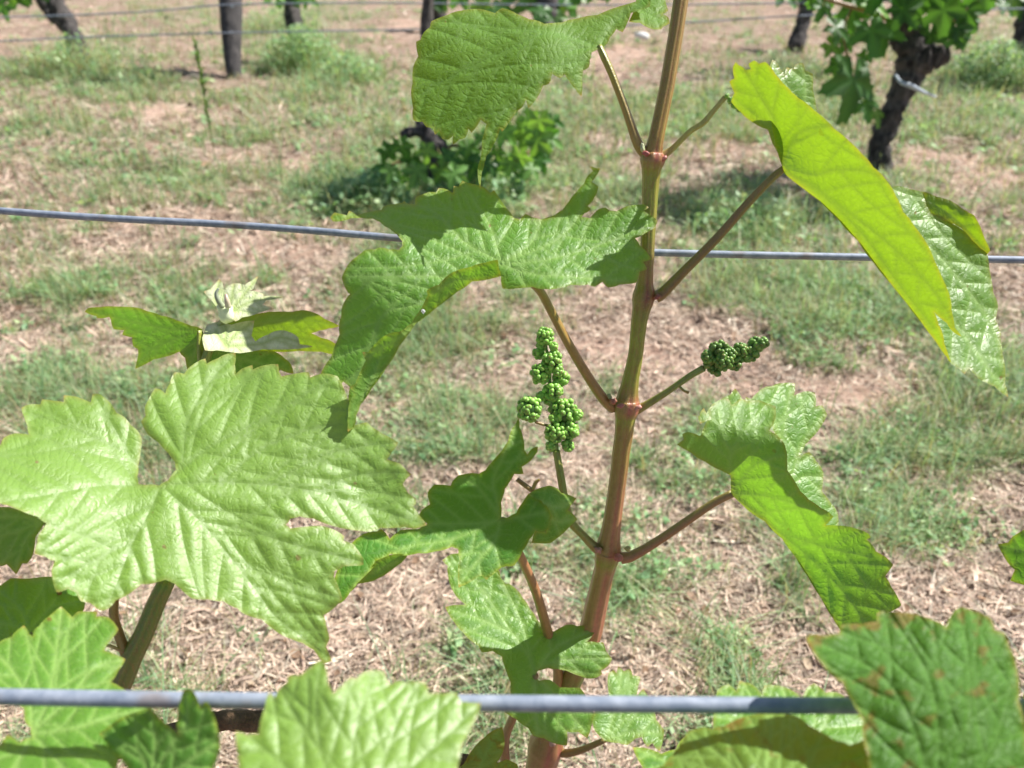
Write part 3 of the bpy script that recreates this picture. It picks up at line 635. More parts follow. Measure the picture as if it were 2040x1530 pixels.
# --- middle leaf with its near margin rolled up
FOLD2 = [(998,550),(940,561),(913,580),(867,615),(828,645),(796,689),(770,732),(740,774),(719,806),(710,827),(704,850)]
F2C = [(998,550,.368),(913,580,.364),(850,630,.361),(770,732,.357),(719,806,.353),(700,856,.3485)]
leaf(S1, [dict(outline=[(665,440),(660,433),(668,425),(690,428),(697,422),(712,427),(735,422),(758,418),(765,412),(785,407),(800,404),(805,401),(811,405),(826,406),(830,393),(840,388),(855,383),(868,382),(875,376),(890,378),(901,383),(905,372),(914,371),
   (922,362),(935,365),(955,370),(965,374),(976,383),(985,381),(1000,402),(1012,418),(1023,432),(1035,436),(1047,428),(1060,433),(1075,436),(1085,435),(1105,428),(1120,418),(1133,402),(1147,384),(1163,366),(1172,350),(1180,341),(1177,333),(1188,335),
   (1194,337),(1188,350),(1180,362),(1190,372),(1188,385),(1180,400),(1172,410),(1175,417),(1165,425),(1160,432),(1175,433),(1190,420),(1205,415),(1215,419),(1228,420),(1240,415),(1255,410),(1280,408),(1290,413),(1283,420),(1295,428),(1308,440),
   (1300,455),(1285,465),(1267,475),(1276,490),(1292,508),(1297,516),(1283,522),(1287,535),(1275,543),(1268,560),(1255,565),(1235,567),(1213,571),(1200,563),(1185,570),(1170,567),(1150,568),(1135,568),(1115,573),(1085,575),(1060,572),(1030,574),(1003,573)]
   + FOLD2 + [(693,858),(692,830),(694,800),(696,772),(684,762),(672,768),(655,755),(641,744),(650,725),(660,710),(671,680),(676,666),(676,650),(680,629),(685,606),(696,587),(692,580),(683,554),(690,535),(703,518),(712,510),(720,504),(728,499),(745,497),(757,494),
   (775,497),(793,497),(801,490),(800,480),(790,467),(775,455),(757,443),(742,436),(722,434),(700,435),(680,440)],
   ctrl=F2C + [(925,365,.412),(820,395,.406),(665,435,.392),(740,430,.394),(700,549,.372),(800,490,.376),(676,650,.375),(650,740,.369),(1000,520,.372),(1190,340,.396),(1150,450,.386),(1305,440,.378),(1250,565,.358),(1100,572,.355),(1060,430,.394),(1000,470,.384)],
   veins=[[(1000,524),(930,545),(890,553),(855,549),(780,549),(695,549)],[(1000,522),(988,484),(975,445),(949,404),(926,364)],[(1000,522),(925,482),(880,432),(840,410),(790,408),(690,430)],[(1000,522),(1040,500),(1062,480),(1080,438)],[(1000,522),(1095,487),(1140,450),(1165,405),(1186,345)],
          [(1000,526),(1090,517),(1190,490),(1300,442)],[(1000,526),(1060,545),(1130,550),(1250,560)],[(1000,526),(900,574),(830,606),(766,624),(740,680),(715,760),(700,850)]], second=50, seed=3),
  dict(outline=FOLD2 + [(694,858),(693,845),(694,827),(698,800),(704,786),(700,772),(707,765),(729,718),(724,703),(735,700),(754,680),(770,668),(795,661),(807,654),(819,644),(839,615),(851,590),(853,578),(875,566),(901,545),(935,533),(965,524),(990,519),(994,535)],
   ctrl=F2C + [(990,520,.360),(935,535,.354),(901,545,.352),(851,590,.349),(795,661,.348),(728,704,.348),(706,772,.3465),(694,827,.3455)], veins=[[(940,558),(905,560),(860,585)],[(796,689),(770,690),(735,712)],[(828,645),(800,672),(740,700)]], upper=False, second=30, seed=4)],
  M['leaf'], [(1222,812,.42,26),(1200,792,.415,21),(1165,740,.41,19),(1130,680,.403,18),(1098,620,.396,17),(1072,575,.388,17),(1030,545,.380,16),(1000,526,.3725,12)], [(0,(.34,.14,.06)),(.3,(.40,.17,.06)),(.55,(.32,.22,.05)),(1,(.26,.27,.05))])

# --- big folded leaf on the right
FOLD3 = [(1563,345),(1566,349),(1602,377),(1633,400),(1669,436),(1709,479),(1739,522),(1776,567),(1806,604),(1836,643),(1864,680),(1885,710),(1894,722)]
F3C = [(1560,338,.393),(1633,400,.393),(1709,479,.392),(1776,567,.390),(1836,643,.387),(1894,722,.383)]
CREASE = [(1841,384),(1842,396),(1846,410),(1856,425),(1880,436),(1900,446),(1918,458),(1938,480),(1952,494),(1966,504)]
CRC = [(1841,386,.416),(1846,410,.415),(1880,436,.414),(1918,458,.413),(1952,494,.412),(1966,504,.411)]
leaf(S1, [dict(outline=[(1466,126),(1472,130),(1485,138),(1495,137),(1493,128),(1503,122),(1513,126),(1525,125),(1533,132),(1545,148),(1560,166),(1578,184),(1590,195),(1605,205),(1625,222),(1643,237),(1663,257),(1690,280),(1718,308),(1740,333),(1765,360),(1785,392),
   (1800,422),(1820,448),(1848,487),(1860,515),(1882,564),(1894,600),(1896,619),(1903,652),(1914,669),(1900,661),(1885,643),(1862,623),(1870,646),(1877,664),(1882,686),(1894,722)] + FOLD3[::-1][1:] + [(1554,313),(1545,295),(1534,270),(1528,258),(1496,240),
   (1475,222),(1459,203),(1462,185),(1455,164),(1462,155),(1461,136)],
   ctrl=F3C + [(1462,140,.378),(1460,200,.390),(1500,240,.392),(1535,265,.394),(1533,132,.366),(1663,257,.362),(1765,360,.358),(1848,487,.357),(1896,610,.359),(1914,669,.361),(1885,690,.378)],
   veins=[[(1560,334),(1575,290),(1600,262),(1660,250)],[(1560,334),(1545,250),(1518,200),(1485,145)],[(1560,334),(1620,350),(1665,339),(1720,342),(1752,352)],[(1566,345),(1620,372),(1690,425),(1760,478),(1830,545),(1880,610),(1905,662)],[(1566,345),(1640,392),(1720,470),(1785,560),(1860,655)]],
   upper=False, second=70, seed=5, quilt=.0004),
  dict(outline=FOLD3 + [(1906,731),(1921,743),(1931,736),(1949,753),(1964,762),(1982,771),(2007,789),(2003,765),(2002,734),(1997,704),(1993,673),(1994,664),(1985,637),(1987,610),(1979,582),(1973,546),(1971,534),(1966,506)] + CREASE[::-1][1:] +
   [(1815,377),(1788,372),(1770,378),(1745,395),(1715,400),(1680,385),(1650,350),(1640,300),(1632,232),(1627,218),(1620,179),(1618,149),(1605,140),(1599,127),(1586,129),(1581,136),(1569,136),(1563,147),(1554,136),(1545,123),(1539,121),(1533,132),(1532,200),(1545,290),(1558,330)],
   ctrl=F3C + CRC + [(1599,127,.407),(1539,125,.400),(1627,218,.414),(1700,300,.416),(1788,372,.415),(1985,620,.406),(2007,789,.384),(1949,753,.380),(1535,200,.392),(1545,290,.388)],
   veins=[[(1562,338),(1590,280),(1606,200),(1602,135)],[(1566,345),(1680,390),(1790,440),(1880,520),(1960,620),(1995,690)],[(1566,345),(1700,430),(1840,560),(1930,680),(2005,782)],[(1566,345),(1700,350),(1800,385),(1840,395)]], second=58, seed=6, quilt=.0010),
  dict(outline=CREASE + [(1971,497),(1963,478),(1958,465),(1952,450),(1941,431),(1930,424),(1918,416),(1894,401),(1867,392),(1852,386)],
   ctrl=CRC + [(1971,490,.4085),(1952,450,.4085),(1918,416,.4095),(1867,392,.4135)], veins=[[(1846,398),(1890,425),(1930,460),(1962,495)]], second=40, seed=7)],
  M['leaf_glossy'], [(1306,592,.400,26),(1322,582,.399,23),(1365,538,.393,19),(1425,478,.384,18),(1490,405,.374,17),(1535,358,.3665,16),(1561,336,.3645,14)], [(0,(.22,.06,.05)),(.4,(.20,.10,.04)),(.8,(.18,.17,.04)),(1,(.26,.20,.04))], dz=-.030)

# --- folded leaf at right, lower
FOLD4 = [(1378,903),(1405,920),(1436,937),(1454,947),(1456,958),(1459,985),(1490,1015),(1524,1039),(1558,1073),(1585,1110),(1609,1148),(1636,1192),(1660,1233),(1677,1260)]
F4C = [(1378,903,.418),(1454,947,.424),(1459,983,.426),(1524,1039,.428),(1585,1110,.424),(1636,1192,.416),(1677,1260,.408)]
leaf(S1, [dict(outline=FOLD4 + [(1685,1290),(1740,1300),(1762,1223),(1786,1212),(1794,1204),(1775,1168),(1765,1148),(1777,1126),(1762,1109),(1745,1097),(1728,1076),(1733,1070),(1728,1063),(1701,1053),(1670,1048),(1646,1046),(1658,1029),(1636,1012),(1612,995),(1595,978),(1583,958),
   (1570,937),(1568,917),(1565,896),(1558,879),(1546,866),(1534,857),(1543,835),(1543,811),(1527,803),(1510,798),(1490,799),(1476,796),(1459,805),(1449,796),(1432,799),(1419,808),(1412,832),(1402,852),(1396,866),(1391,867),(1371,862),(1361,866),(1361,876),(1351,886)],
   ctrl=F4C + [(1450,800,.427),(1400,860,.415),(1480,860,.414),(1520,800,.432),(1543,835,.416),(1565,896,.402),(1612,995,.397),(1658,1029,.398),(1701,1053,.399),(1745,1097,.400),(1794,1204,.392),(1740,1300,.394),(1351,886,.413)],
   veins=[[(1458,982),(1455,940),(1457,903),(1482,858),(1505,830),(1530,800)],[(1458,905),(1440,870),(1430,820)],[(1458,983),(1530,990),(1600,1010),(1650,1030)],[(1460,986),(1550,1060),(1610,1110),(1680,1180),(1735,1260)],[(1550,1060),(1640,1090),(1730,1110)],[(1458,983),(1500,930),(1560,905)]],
   upper=False, second=52, seed=8, quilt=.0005),
  dict(outline=[(1580,985),(1558,930),(1550,880),(1535,835),(1500,812),(1487,802),(1487,792),(1497,793),(1510,781),(1524,772),(1538,769),(1558,764),(1582,765),(1583,786),
   (1602,781),(1622,784),(1626,808),(1638,810),(1646,827),(1633,852),(1616,873),(1605,886),(1595,907),(1612,903),(1626,920),(1639,944),(1639,978),(1655,1002),(1667,1022),(1670,1046),(1690,1150)] + FOLD4[::-1][1:7],
   ctrl=F4C + [(1558,764,.470),(1460,780,.457),(1646,827,.464),(1600,900,.454),(1667,1022,.446),(1400,840,.450)],
   veins=[[(1575,960),(1560,880),(1575,775)],[(1575,960),(1600,880),(1640,825)],[(1580,965),(1600,950),(1635,950)],[(1560,880),(1530,800)]], second=50, seed=9),
  dict(outline=[(1412,834),(1396,842),(1390,830),(1378,827),(1392,828),(1396,820),(1402,815),(1408,822),(1422,805),(1439,794),(1454,786),(1464,776),(1473,786),(1478,800),(1460,812),(1430,815)],
   ctrl=[(1378,827,.444),(1464,776,.454),(1430,815,.446)], veins=[[(1425,818),(1462,780)]], second=30, seed=91)],
  M['leaf'], [(1238,1112,.446,24),(1262,1106,.444,21),(1310,1078,.441,18),(1370,1037,.436,17),(1420,1003,.431,16),(1459,983,.427,16)], [(0,(.42,.12,.08)),(.4,(.38,.14,.07)),(1,(.40,.20,.09))])

# --- leaf left of the stem, seen from above
leaf(S1, [dict(outline=[(1028,843),(1033,835),(1035,852),(1041,869),(1045,894),(1051,904),(1061,894),(1070,891),(1069,901),(1057,917),(1041,930),(1041,943),(1025,946),(1012,966),(1006,975),(999,1001),(999,1030),(1012,1030),(1028,1021),(1041,1001),(1054,985),(1077,998),(1091,1014),
   (1096,1030),(1087,1059),(1080,1060),(1067,1059),(1054,1076),(1041,1098),(1025,1124),(1010,1128),(999,1131),(985,1142),(970,1153),(960,1148),(951,1150),(935,1160),(915,1168),(913,1144),(915,1118),(912,1095),(899,1090),(866,1098),(834,1102),(810,1106),(779,1105),(752,1118),(737,1137),(714,1160),(698,1179),
   (679,1199),(660,1200),(669,1144),(698,1085),(724,1066),(750,1059),(760,1056),(776,1072),(790,1062),(802,1056),(834,1053),(850,1043),(837,1030),(841,1017),(855,1004),(854,982),(867,967),(896,967),(902,959),(915,948),(938,943),(954,943),(967,936),(980,920),(999,898),(1012,878),(1022,852)],
   ctrl=[(1033,840,.436),(1010,900,.430),(1060,900,.432),(999,1033,.425),(1091,1014,.412),(1060,1075,.406),(917,1168,.396),(970,1150,.400),(850,1045,.422),(860,980,.440),(930,950,.438),(669,1144,.402),(737,1137,.398),(680,1199,.392),(724,1066,.418),(834,1102,.405),(960,1060,.414)],
   veins=[[(999,1033),(988,990),(983,955),(1000,915),(1030,850)],[(999,1033),(964,985),(930,955),(915,950)],[(999,1034),(964,1042),(866,1043),(845,1044)],[(999,1034),(900,1075),(800,1095),(700,1175)],[(999,1034),(985,1080),(950,1120),(918,1162)],[(999,1033),(1040,1030),(1085,1020)]], second=44, seed=10),
  dict(outline=[(1054,985),(1070,975),(1093,969),(1110,974),(1119,982),(1146,993),(1138,1006),(1132,1017),(1148,1034),(1138,1046),(1125,1059),(1099,1079),(1080,1082),(1061,1080),(1067,1059),(1087,1059),(1096,1030),(1091,1014),(1077,998)],
   ctrl=[(1054,985,.418),(1100,970,.430),(1146,993,.434),(1125,1059,.428),(1061,1080,.412),(1091,1014,.413)], veins=[[(1080,1000),(1110,1010),(1140,1000)],[(1090,1030),(1115,1040),(1142,1034)]], second=24, seed=11),
  dict(outline=[(752,1118),(779,1107),(810,1106),(800,1120),(785,1132),(768,1144),(753,1152),(730,1160),(714,1164),(700,1178),(714,1160),(737,1137)], ctrl=[(752,1118,.400),(810,1106,.406),(770,1142,.412),(705,1172,.400)], veins=[[(740,1140),(790,1118)]], upper=False, second=40, seed=12)],
  M['leaf_dark'], dz3([(1082,1478,.470,24),(1100,1420,.466,21),(1112,1340,.460,20),(1092,1262,.446,20),(1068,1180,.432,19),(1040,1115,.414,18),(1018,1070,.400,17),(1000,1035,.3905,14)]), [(0,(.40,.15,.08)),(.7,(.44,.19,.09)),(1,(.34,.26,.07))], dz=-.035)

# --- lower bright leaf
leaf(S1, [dict(outline=[(889,1210),(903,1206),(925,1204),(912,1190),(899,1168),(893,1145),(891,1128),(883,1116),(899,1105),(915,1102),(960,1110),(993,1137),(997,1149),(1007,1162),(1015,1164),(1028,1174),(1042,1192),(1056,1213),(1069,1233),(1083,1251),(1091,1262),(1105,1257),(1120,1249),(1134,1245),
   (1150,1247),(1164,1247),(1165,1256),(1183,1257),(1181,1264),(1171,1278),(1189,1280),(1201,1282),(1207,1296),(1213,1305),(1218,1313),(1213,1323),(1199,1335),(1197,1343),(1181,1350),(1158,1347),(1130,1337),(1111,1333),(1091,1332),(1073,1337),(1067,1346),(1075,1355),(1095,1356),(1115,1368),(1134,1370),
   (1154,1372),(1164,1383),(1172,1400),(1181,1424),(1177,1448),(1169,1468),(1152,1459),(1131,1459),(1128,1483),(1105,1480),(1084,1471),(1064,1465),(1052,1451),(1028,1433),(1008,1418),(1016,1386),(1016,1359),(1008,1336),(999,1309),(981,1298),(961,1298),(952,1286),(925,1262),(905,1239),(893,1221)],
   ctrl=[(1067,1344,.455),(889,1210,.476),(900,1110,.500),(1042,1192,.483),(961,1298,.455),(1020,1290,.464),(1091,1262,.469),(1130,1290,.466),(1181,1257,.472),(1213,1310,.466),(1181,1350,.462),(1154,1372,.461),(1181,1420,.464),(1131,1459,.458),(1028,1433,.448)],
   veins=[[(1066,1343),(1058,1315),(1036,1280),(1022,1262),(990,1215),(940,1150),(905,1115)],[(1062,1330),(1040,1240),(1005,1165)],[(1022,1262),(960,1235),(900,1215)],[(1067,1343),(1100,1320),(1150,1312),(1214,1310)],[(1066,1343),(1110,1290),(1175,1260)],[(1067,1346),(1068,1400),(1072,1460)],[(1067,1346),(1110,1390),(1165,1455)]], second=46, seed=13)],
  M['leaf'], [(1010,1560,.52,20),(1006,1480,.505,18),(1022,1430,.485,17),(1045,1385,.470,16),(1067,1346,.4555,13)], [(0,(.32,.10,.06)),(1,(.36,.15,.07))])
leaf(S1, [dict(outline=[(1211,1362),(1214,1342),(1222,1336),(1228,1339),(1233,1329),(1243,1336),(1255,1334),(1261,1345),(1274,1349),(1272,1365),(1269,1386),(1281,1374),(1290,1386),(1302,1409),(1308,1433),(1321,1456),(1314,1495),(1300,1482),(1290,1486),(1278,1470),(1266,1472),(1250,1482),(1232,1480),(1205,1474),(1187,1456),(1181,1439),(1183,1421),(1205,1400),(1212,1386)],
   ctrl=[(1205,1474,.512),(1240,1332,.545),(1321,1456,.516),(1314,1495,.504),(1214,1390,.530)], veins=[[(1205,1474),(1225,1420),(1240,1335)],[(1205,1474),(1250,1430),(1285,1390)],[(1205,1474),(1260,1460),(1318,1460)]], second=36, seed=14)],
  M['leaf'], dz3([(1098,1488,.475,22),(1120,1500,.472,17),(1155,1495,.465,14),(1205,1474,.4555,11)]), [(0,(.34,.10,.07)),(1,(.34,.14,.07))])
# --- curled shrivelled leaf remains at the foot of the shoot
leaf(S1, [dict(outline=[(905,1545),(925,1520),(945,1490),(965,1470),(985,1455),(1000,1450),(1004,1475),(1000,1500),(990,1520),(1010,1515),(1030,1525),(1040,1560),(900,1570)], ctrl=[(905,1545,.46),(985,1455,.48),(1035,1540,.45)], veins=[[(950,1550),(970,1500),(995,1455)]], upper=False, second=30, seed=15)],
     M['leaf_spotted'], label='shrivelled brownish leaf low beside the cane')

# --- flower clusters
def cluster(parent, ped, rach, heads, z, bead, dark, label, seed, extra=(), pc=[(0,(.36,.17,.08)),(.3,(.24,.28,.05)),(1,(.22,.34,.06))]):
    o = px_tube('flower_cluster', ped, M['stem'], parent, pc, sides=12, ridge=.04, label=label)
    px_tube('stalk', rach, M['stem'], o, [(0,(.22,.34,.06)),(1,(.20,.34,.06))], sides=8)
    for t_ in extra: px_tube('stalk', t_, M['stem'], o, [(0,(.24,.30,.06)),(1,(.36,.18,.08))], sides=8)
    rs = np.random.default_rng(seed)
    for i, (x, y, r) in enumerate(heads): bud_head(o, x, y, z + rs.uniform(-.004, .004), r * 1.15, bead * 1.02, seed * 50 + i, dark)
    return o
cluster(S1, [(1200,1098,.446,26),(1185,1090,.444,20),(1160,1065,.440,16),(1138,1040,.436,17),(1126,1000,.433,16),(1119,960,.431,16),(1113,925,.430,15),(1108,898,.430,15)],
  [(1108,900,.430,12),(1104,850,.430,10),(1097,800,.430,8),(1094,740,.430,7),(1086,672,.430,5)],
  [(1086,670,18),(1079,689,11),(1103,691,10),(1074,704,13),(1100,718,20),(1076,745,20),(1117,754,17),(1102,780,19),(1078,789,11),(1055,815,25),(1122,822,27),(1151,827,11),(1106,862,21),(1132,856,21),(1098,888,11),(1131,888,13),(1145,862,9),(1040,812,10),(1112,740,12),(1092,736,11),(1094,797,12),(1104,834,11)],
  .430, 5.6, 1.0, 'upright cluster of light green flower buds in sunlight', 1,
  [[(1128,1028,.436,12),(1095,1000,.434,11),(1060,977,.433,10),(1030,955,.435,9)],[(1062,975,.432,7),(1067,962,.431,8),(1075,955,.430,5)],[(1100,850,.430,5),(1080,845,.428,6),(1066,840,.428,7)]])
cluster(S1, [(1268,816,.420,22),(1285,808,.418,16),(1330,780,.412,13),(1370,752,.407,13),(1402,733,.403,14)],
  [(1402,733,.403,9),(1440,712,.402,9),(1480,700,.402,8),(1518,682,.402,5)],
  [(1409,711,13),(1433,698,20),(1412,725,11),(1441,719,19),(1462,722,17),(1421,735,12),(1430,744,5),(1455,704,13),(1476,697,15),(1495,704,17),(1505,688,16),(1520,683,12),(1488,714,9)],
  0.402, 5.4, .5, 'cluster of flower buds on the right-hand stalk, shade painted into its green', 2, [[(1350,766,.409,6),(1362,778,.408,5),(1372,782,.408,7)]])  # bud colour darkened in place of the folded leaf's shadow
cluster(S1, [(1318,312,.387,18),(1340,296,.385,12),(1375,262,.378,11),(1402,244,.374,12),(1425,217,.370,10),(1446,192,.366,10)],
  [(1446,192,.366,7),(1462,204,.368,7),(1480,218,.372,6)], [(1448,191,5),(1456,200,7),(1464,209,8),(1474,217,7),(1482,222,5)], .368, 3.4, .8, 'small young flower cluster behind the tip of the folded leaf', 3, (), [(0,(.42,.22,.10)),(.25,(.42,.44,.10)),(1,(.46,.46,.12))])

# ------------------------------------------------------------------ left shoot with the downy tip
S2 = root('grapevine_shoot', P(235, 1375, .335), 'green grapevine shoot at left with a downy whitish tip and one very large lobed leaf', 'grapevine shoot', GS)
px_tube('stem', [(150,1520,.35,44),(200,1440,.345,44),(238,1370,.34,42),(262,1310,.338,42),(285,1265,.337,38),(310,1205,.337,36),(335,1150,.338,33),(368,1060,.36,30),(385,960,.385,26),(392,860,.41,23),(400,760,.43,20),(415,700,.434,17),(432,660,.433,14),(446,636,.43,12)],
        M['stem'], S2, [(0,(.12,.13,.03)),(.5,(.10,.16,.025)),(.8,(.20,.30,.05)),(1,(.42,.50,.2))], sides=20, ridge=.03, nr=8)
blob('tip_bud', S2, 449, 624, .426, 16, 17, M['leaf_young'], (.6,.65,.4), 21)
px_tube('stipule', [(444,612,.424,12),(434,596,.422,10),(431,584,.421,7),(436,574,.421,4)], M['bud'], S2, [(0,(.35,.40,.25)),(1,(.30,.34,.26))], sides=8)
px_tube('stipule', [(455,612,.422,12),(452,598,.42,10),(450,586,.42,5)], M['bud'], S2, [(0,(.62,.60,.42)),(1,(.62,.42,.34))], sides=8)
px_tube('tendril', [(250,1300,.335,7),(232,1292,.334,7),(212,1286,.332,6),(194,1300,.330,6),(175,1318,.328,5),(157,1334,.326,7)], M['stem'], S2, [(0,(.25,.08,.05)),(.4,(.45,.36,.2)),(1,(.5,.42,.24))], sides=8)
leaf(S2, [dict(outline=[(-90,930),(-60,895),(-30,905),(0,886),(9,873),(29,865),(56,865),(54,848),(48,830),(45,813),(63,806),(79,805),(86,797),(106,798),(126,800),(129,789),(147,790),(167,796),(180,800),(186,787),(201,788),(219,803),(232,821),(248,832),(262,848),(275,861),(281,875),(280,900),(276,927),(274,949),(277,963),
   (291,966),(316,966),(334,956),(349,936),(347,920),(334,902),(316,882),(295,864),(283,841),(289,828),(290,810),(300,789),(309,776),(318,776),(329,782),(338,764),(349,744),(367,743),(383,728),(397,719),(408,716),(413,723),(435,713),(458,705),(468,705),(468,726),(470,744),(483,735),(501,729),(506,735),(531,728),
   (552,727),(556,740),(562,749),(592,744),(613,743),(619,751),(643,746),(672,752),(690,790),(700,820),(707,846),(729,843),(743,852),(761,864),(791,882),(781,900),(772,915),(795,924),(810,938),(817,945),(809,954),(804,965),(813,981),(826,994),(828,1003),(824,1010),(835,1026),(848,1045),(828,1052),(806,1050),(783,1052),
   (759,1052),(738,1058),(716,1057),(682,1052),(655,1045),(625,1034),(598,1030),(580,1034),(571,1045),(580,1052),(603,1050),(637,1049),(666,1057),(684,1068),(686,1077),(704,1086),(722,1111),(722,1124),(704,1127),(686,1129),(668,1138),(666,1149),(673,1167),(680,1192),(668,1208),(646,1226),(650,1246),(655,1271),(651,1290),
   (659,1315),(645,1320),(625,1296),(603,1282),(576,1271),(547,1255),(520,1235),(490,1224),(472,1212),(445,1199),(414,1194),(383,1190),(361,1174),(347,1163),(330,1156),(311,1160),(282,1165),(259,1181),(232,1196),(214,1212),(198,1214),(180,1202),(162,1196),(151,1181),(135,1174),(115,1178),(108,1165),(104,1138),(108,1118),
   (90,1109),(70,1102),(74,1081),(79,1063),(92,1043),(74,1030),(50,1021),(16,1007),(0,1003),(-50,985)],
   ctrl=[(320,968,.330),(468,705,.378),(300,789,.356),(380,840,.350),(560,740,.367),(643,746,.362),(707,846,.351),(600,900,.345),(795,924,.346),(848,1048,.336),(740,1000,.342),(600,1040,.330),(722,1120,.325),(659,1315,.318),(520,1235,.312),(470,1100,.322),(340,1163,.305),(215,1212,.295),(108,1165,.290),(250,1080,.310),(74,1030,.295),
         (0,1000,.292),(48,830,.340),(190,790,.352),(160,900,.330),(0,886,.322),(275,930,.338),(-60,930,.305),(180,965,.318)],
   veins=[[(322,968),(372,925),(430,885),(535,830),(587,800),(650,760)],[(325,964),(362,925),(372,848),(415,765),(466,708)],[(326,967),(400,962),(480,962),(603,974),(700,1000),(840,1043)],[(440,962),(470,935),(535,888),(640,850),(720,846)],[(540,966),(600,930),(680,897),(788,882)],[(635,978),(690,952),(745,943),(814,943)],
          [(324,970),(400,1040),(475,1130),(520,1190),(553,1232),(652,1308)],[(400,1040),(450,1048),(520,1065),(600,1090),(718,1118)],[(475,1130),(530,1142),(590,1165),(676,1192)],[(320,970),(295,1025),(265,1080),(245,1130),(215,1208)],[(265,1080),(200,1110),(112,1160)],[(318,968),(200,968),(100,985),(5,1000)],[(316,967),(262,915),(232,860),(190,790)],[(255,905),(160,860),(52,820)]],
   second=64, sp=6.5, seed=20, quilt=.0007, wave=.0011)],
  M['leaf_pale'], [(250,1300,.337,22),(236,1262,.335,19),(226,1215,.332,18),(240,1130,.33,17),(280,1040,.332,16),(320,972,.331,13)], [(0,(.22,.10,.05)),(1,(.26,.20,.06))], label='very large pale glossy leaf filling the left side')
for nm, ol, ct, ve, up, m, pet, sd_, lab in [
 ('leaf', [(171,621),(178,614),(199,612),(228,611),(264,613),(293,620),(322,629),(352,638),(381,649),(400,657),(408,680),(408,726),(392,745),(375,735),(368,714),(356,702),(328,711),(305,717),(271,733),(275,708),(274,696),(266,688),(262,673),(246,667),(246,658),(228,654),(221,638),(216,632),(196,633),(190,629)],
   [(171,621,.362),(264,613,.360),(400,657,.375),(271,733,.392),(375,735,.390),(405,708,.384),(216,632,.372)], [[(398,660),(330,655),(260,640),(175,620)],[(398,660),(340,680),(300,700),(273,730)],[(398,660),(390,700),(375,732)]], False, 'leaf_dark', [(402,735,.376,12),(398,700,.376,12),(397,658,.375,9)], 22, None),
 ('leaf', [(440,640),(458,638),(487,630),(537,621),(581,621),(600,619),(622,623),(646,635),(674,649),(655,654),(637,658),(622,664),(640,673),(664,683),(678,692),(690,702),(675,705),(640,701),(596,699),(540,700),(470,702),(430,690)],
   [(458,638,.376),(581,621,.370),(674,649,.368),(690,702,.376),(600,699,.392),(470,702,.390),(622,664,.380)], [[(450,660),(540,640),(600,636),(670,648)],[(450,660),(540,665),(620,680),(688,702)]], False, 'leaf_glossy', None, 23, None),
 ('leaf', [(405,690),(470,698),(546,700),(566,714),(578,726),(583,743),(558,738),(530,770),(440,780),(400,740)], [(405,690,.384),(546,700,.386),(583,743,.392),(440,780,.395)], [[(430,700),(500,720),(575,740)]], False, 'leaf_dark', None, 24, None),
 ('young_leaf', [(408,582),(419,576),(428,566),(437,558),(443,564),(447,576),(466,566),(487,567),(500,560),(513,552),(505,573),(499,579),(522,585),(528,590),(563,592),(531,599),(525,607),(540,615),(516,623),(484,632),(469,638),(452,625),(437,617),(422,599)],
   [(437,617,.372),(437,558,.386),(513,552,.386),(563,592,.376),(516,623,.366)], [[(452,630),(460,600),(466,568)],[(452,630),(480,595),(512,554)],[(452,630),(495,603),(560,592)],[(452,630),(430,600),(437,560)]], True, 'leaf_young', None, 25, 'whitish downy young leaf unfolding upward'),
 ('young_leaf', [(405,673),(413,649),(434,643),(463,646),(505,640),(502,667),(510,679),(534,667),(552,660),(566,659),(581,664),(593,673),(599,685),(622,690),(581,696),(522,696),(478,702),(434,698),(410,696)],
   [(405,673,.360),(434,643,.372),(505,646,.372),(599,685,.362),(622,690,.360),(478,702,.354)], [[(450,690),(430,660)],[(450,690),(450,650)],[(450,690),(470,665),(500,645)],[(450,690),(520,685),(560,672),(620,690)]], True, 'leaf_young', None, 26, 'grey-green downy young leaf below the tip')]:
    ct = [(a, b, c + .06) for a, b, c in ct]; pet = pet and [(a, b, c + .06, d) for a, b, c, d in pet]
    leaf(S2, [dict(outline=ol, ctrl=ct, veins=ve, upper=up, sp=5.0, second=26, seed=sd_, quilt=.0005, wave=.0008)], M[m], pet, [(0,(.30,.38,.05)),(1,(.30,.40,.06))], label=lab, name=nm)
leaf(S2, [dict(outline=[(-30,1000),(0,1009),(22,1012),(54,1023),(90,1038),(72,1070),(65,1102),(54,1120),(44,1124),(32,1142),(14,1126),(0,1126),(-30,1100)], ctrl=[(-30,1010,.335),(86,1038,.330),(32,1142,.350),(0,1100,.345)], veins=[[(88,1038),(30,1060),(-30,1075)],[(88,1038),(50,1080),(32,1138)],[(88,1038),(40,1030),(-30,1030)]], upper=False, second=40, seed=27)], M['leaf_dark'], [(120,1200,.34,9),(110,1110,.335,8),(90,1040,.331,7)])
leaf(S2, [dict(outline=[(-60,1180),(-30,1168),(0,1165),(22,1154),(47,1153),(72,1151),(104,1149),(150,1160),(168,1190),(165,1214),(150,1235),(110,1250),(72,1262),(40,1264),(0,1285),(-60,1290)], ctrl=[(0,1165,.338),(104,1149,.346),(165,1214,.335),(40,1264,.315),(-50,1290,.312)], veins=[[(58,1258),(40,1215),(0,1180)],[(58,1258),(100,1210),(130,1165)],[(58,1258),(0,1240),(-50,1235)]], second=44, seed=28)],
     M['leaf'], [(200,1330,.335,12),(130,1300,.325,10),(60,1262,.3155,8)])
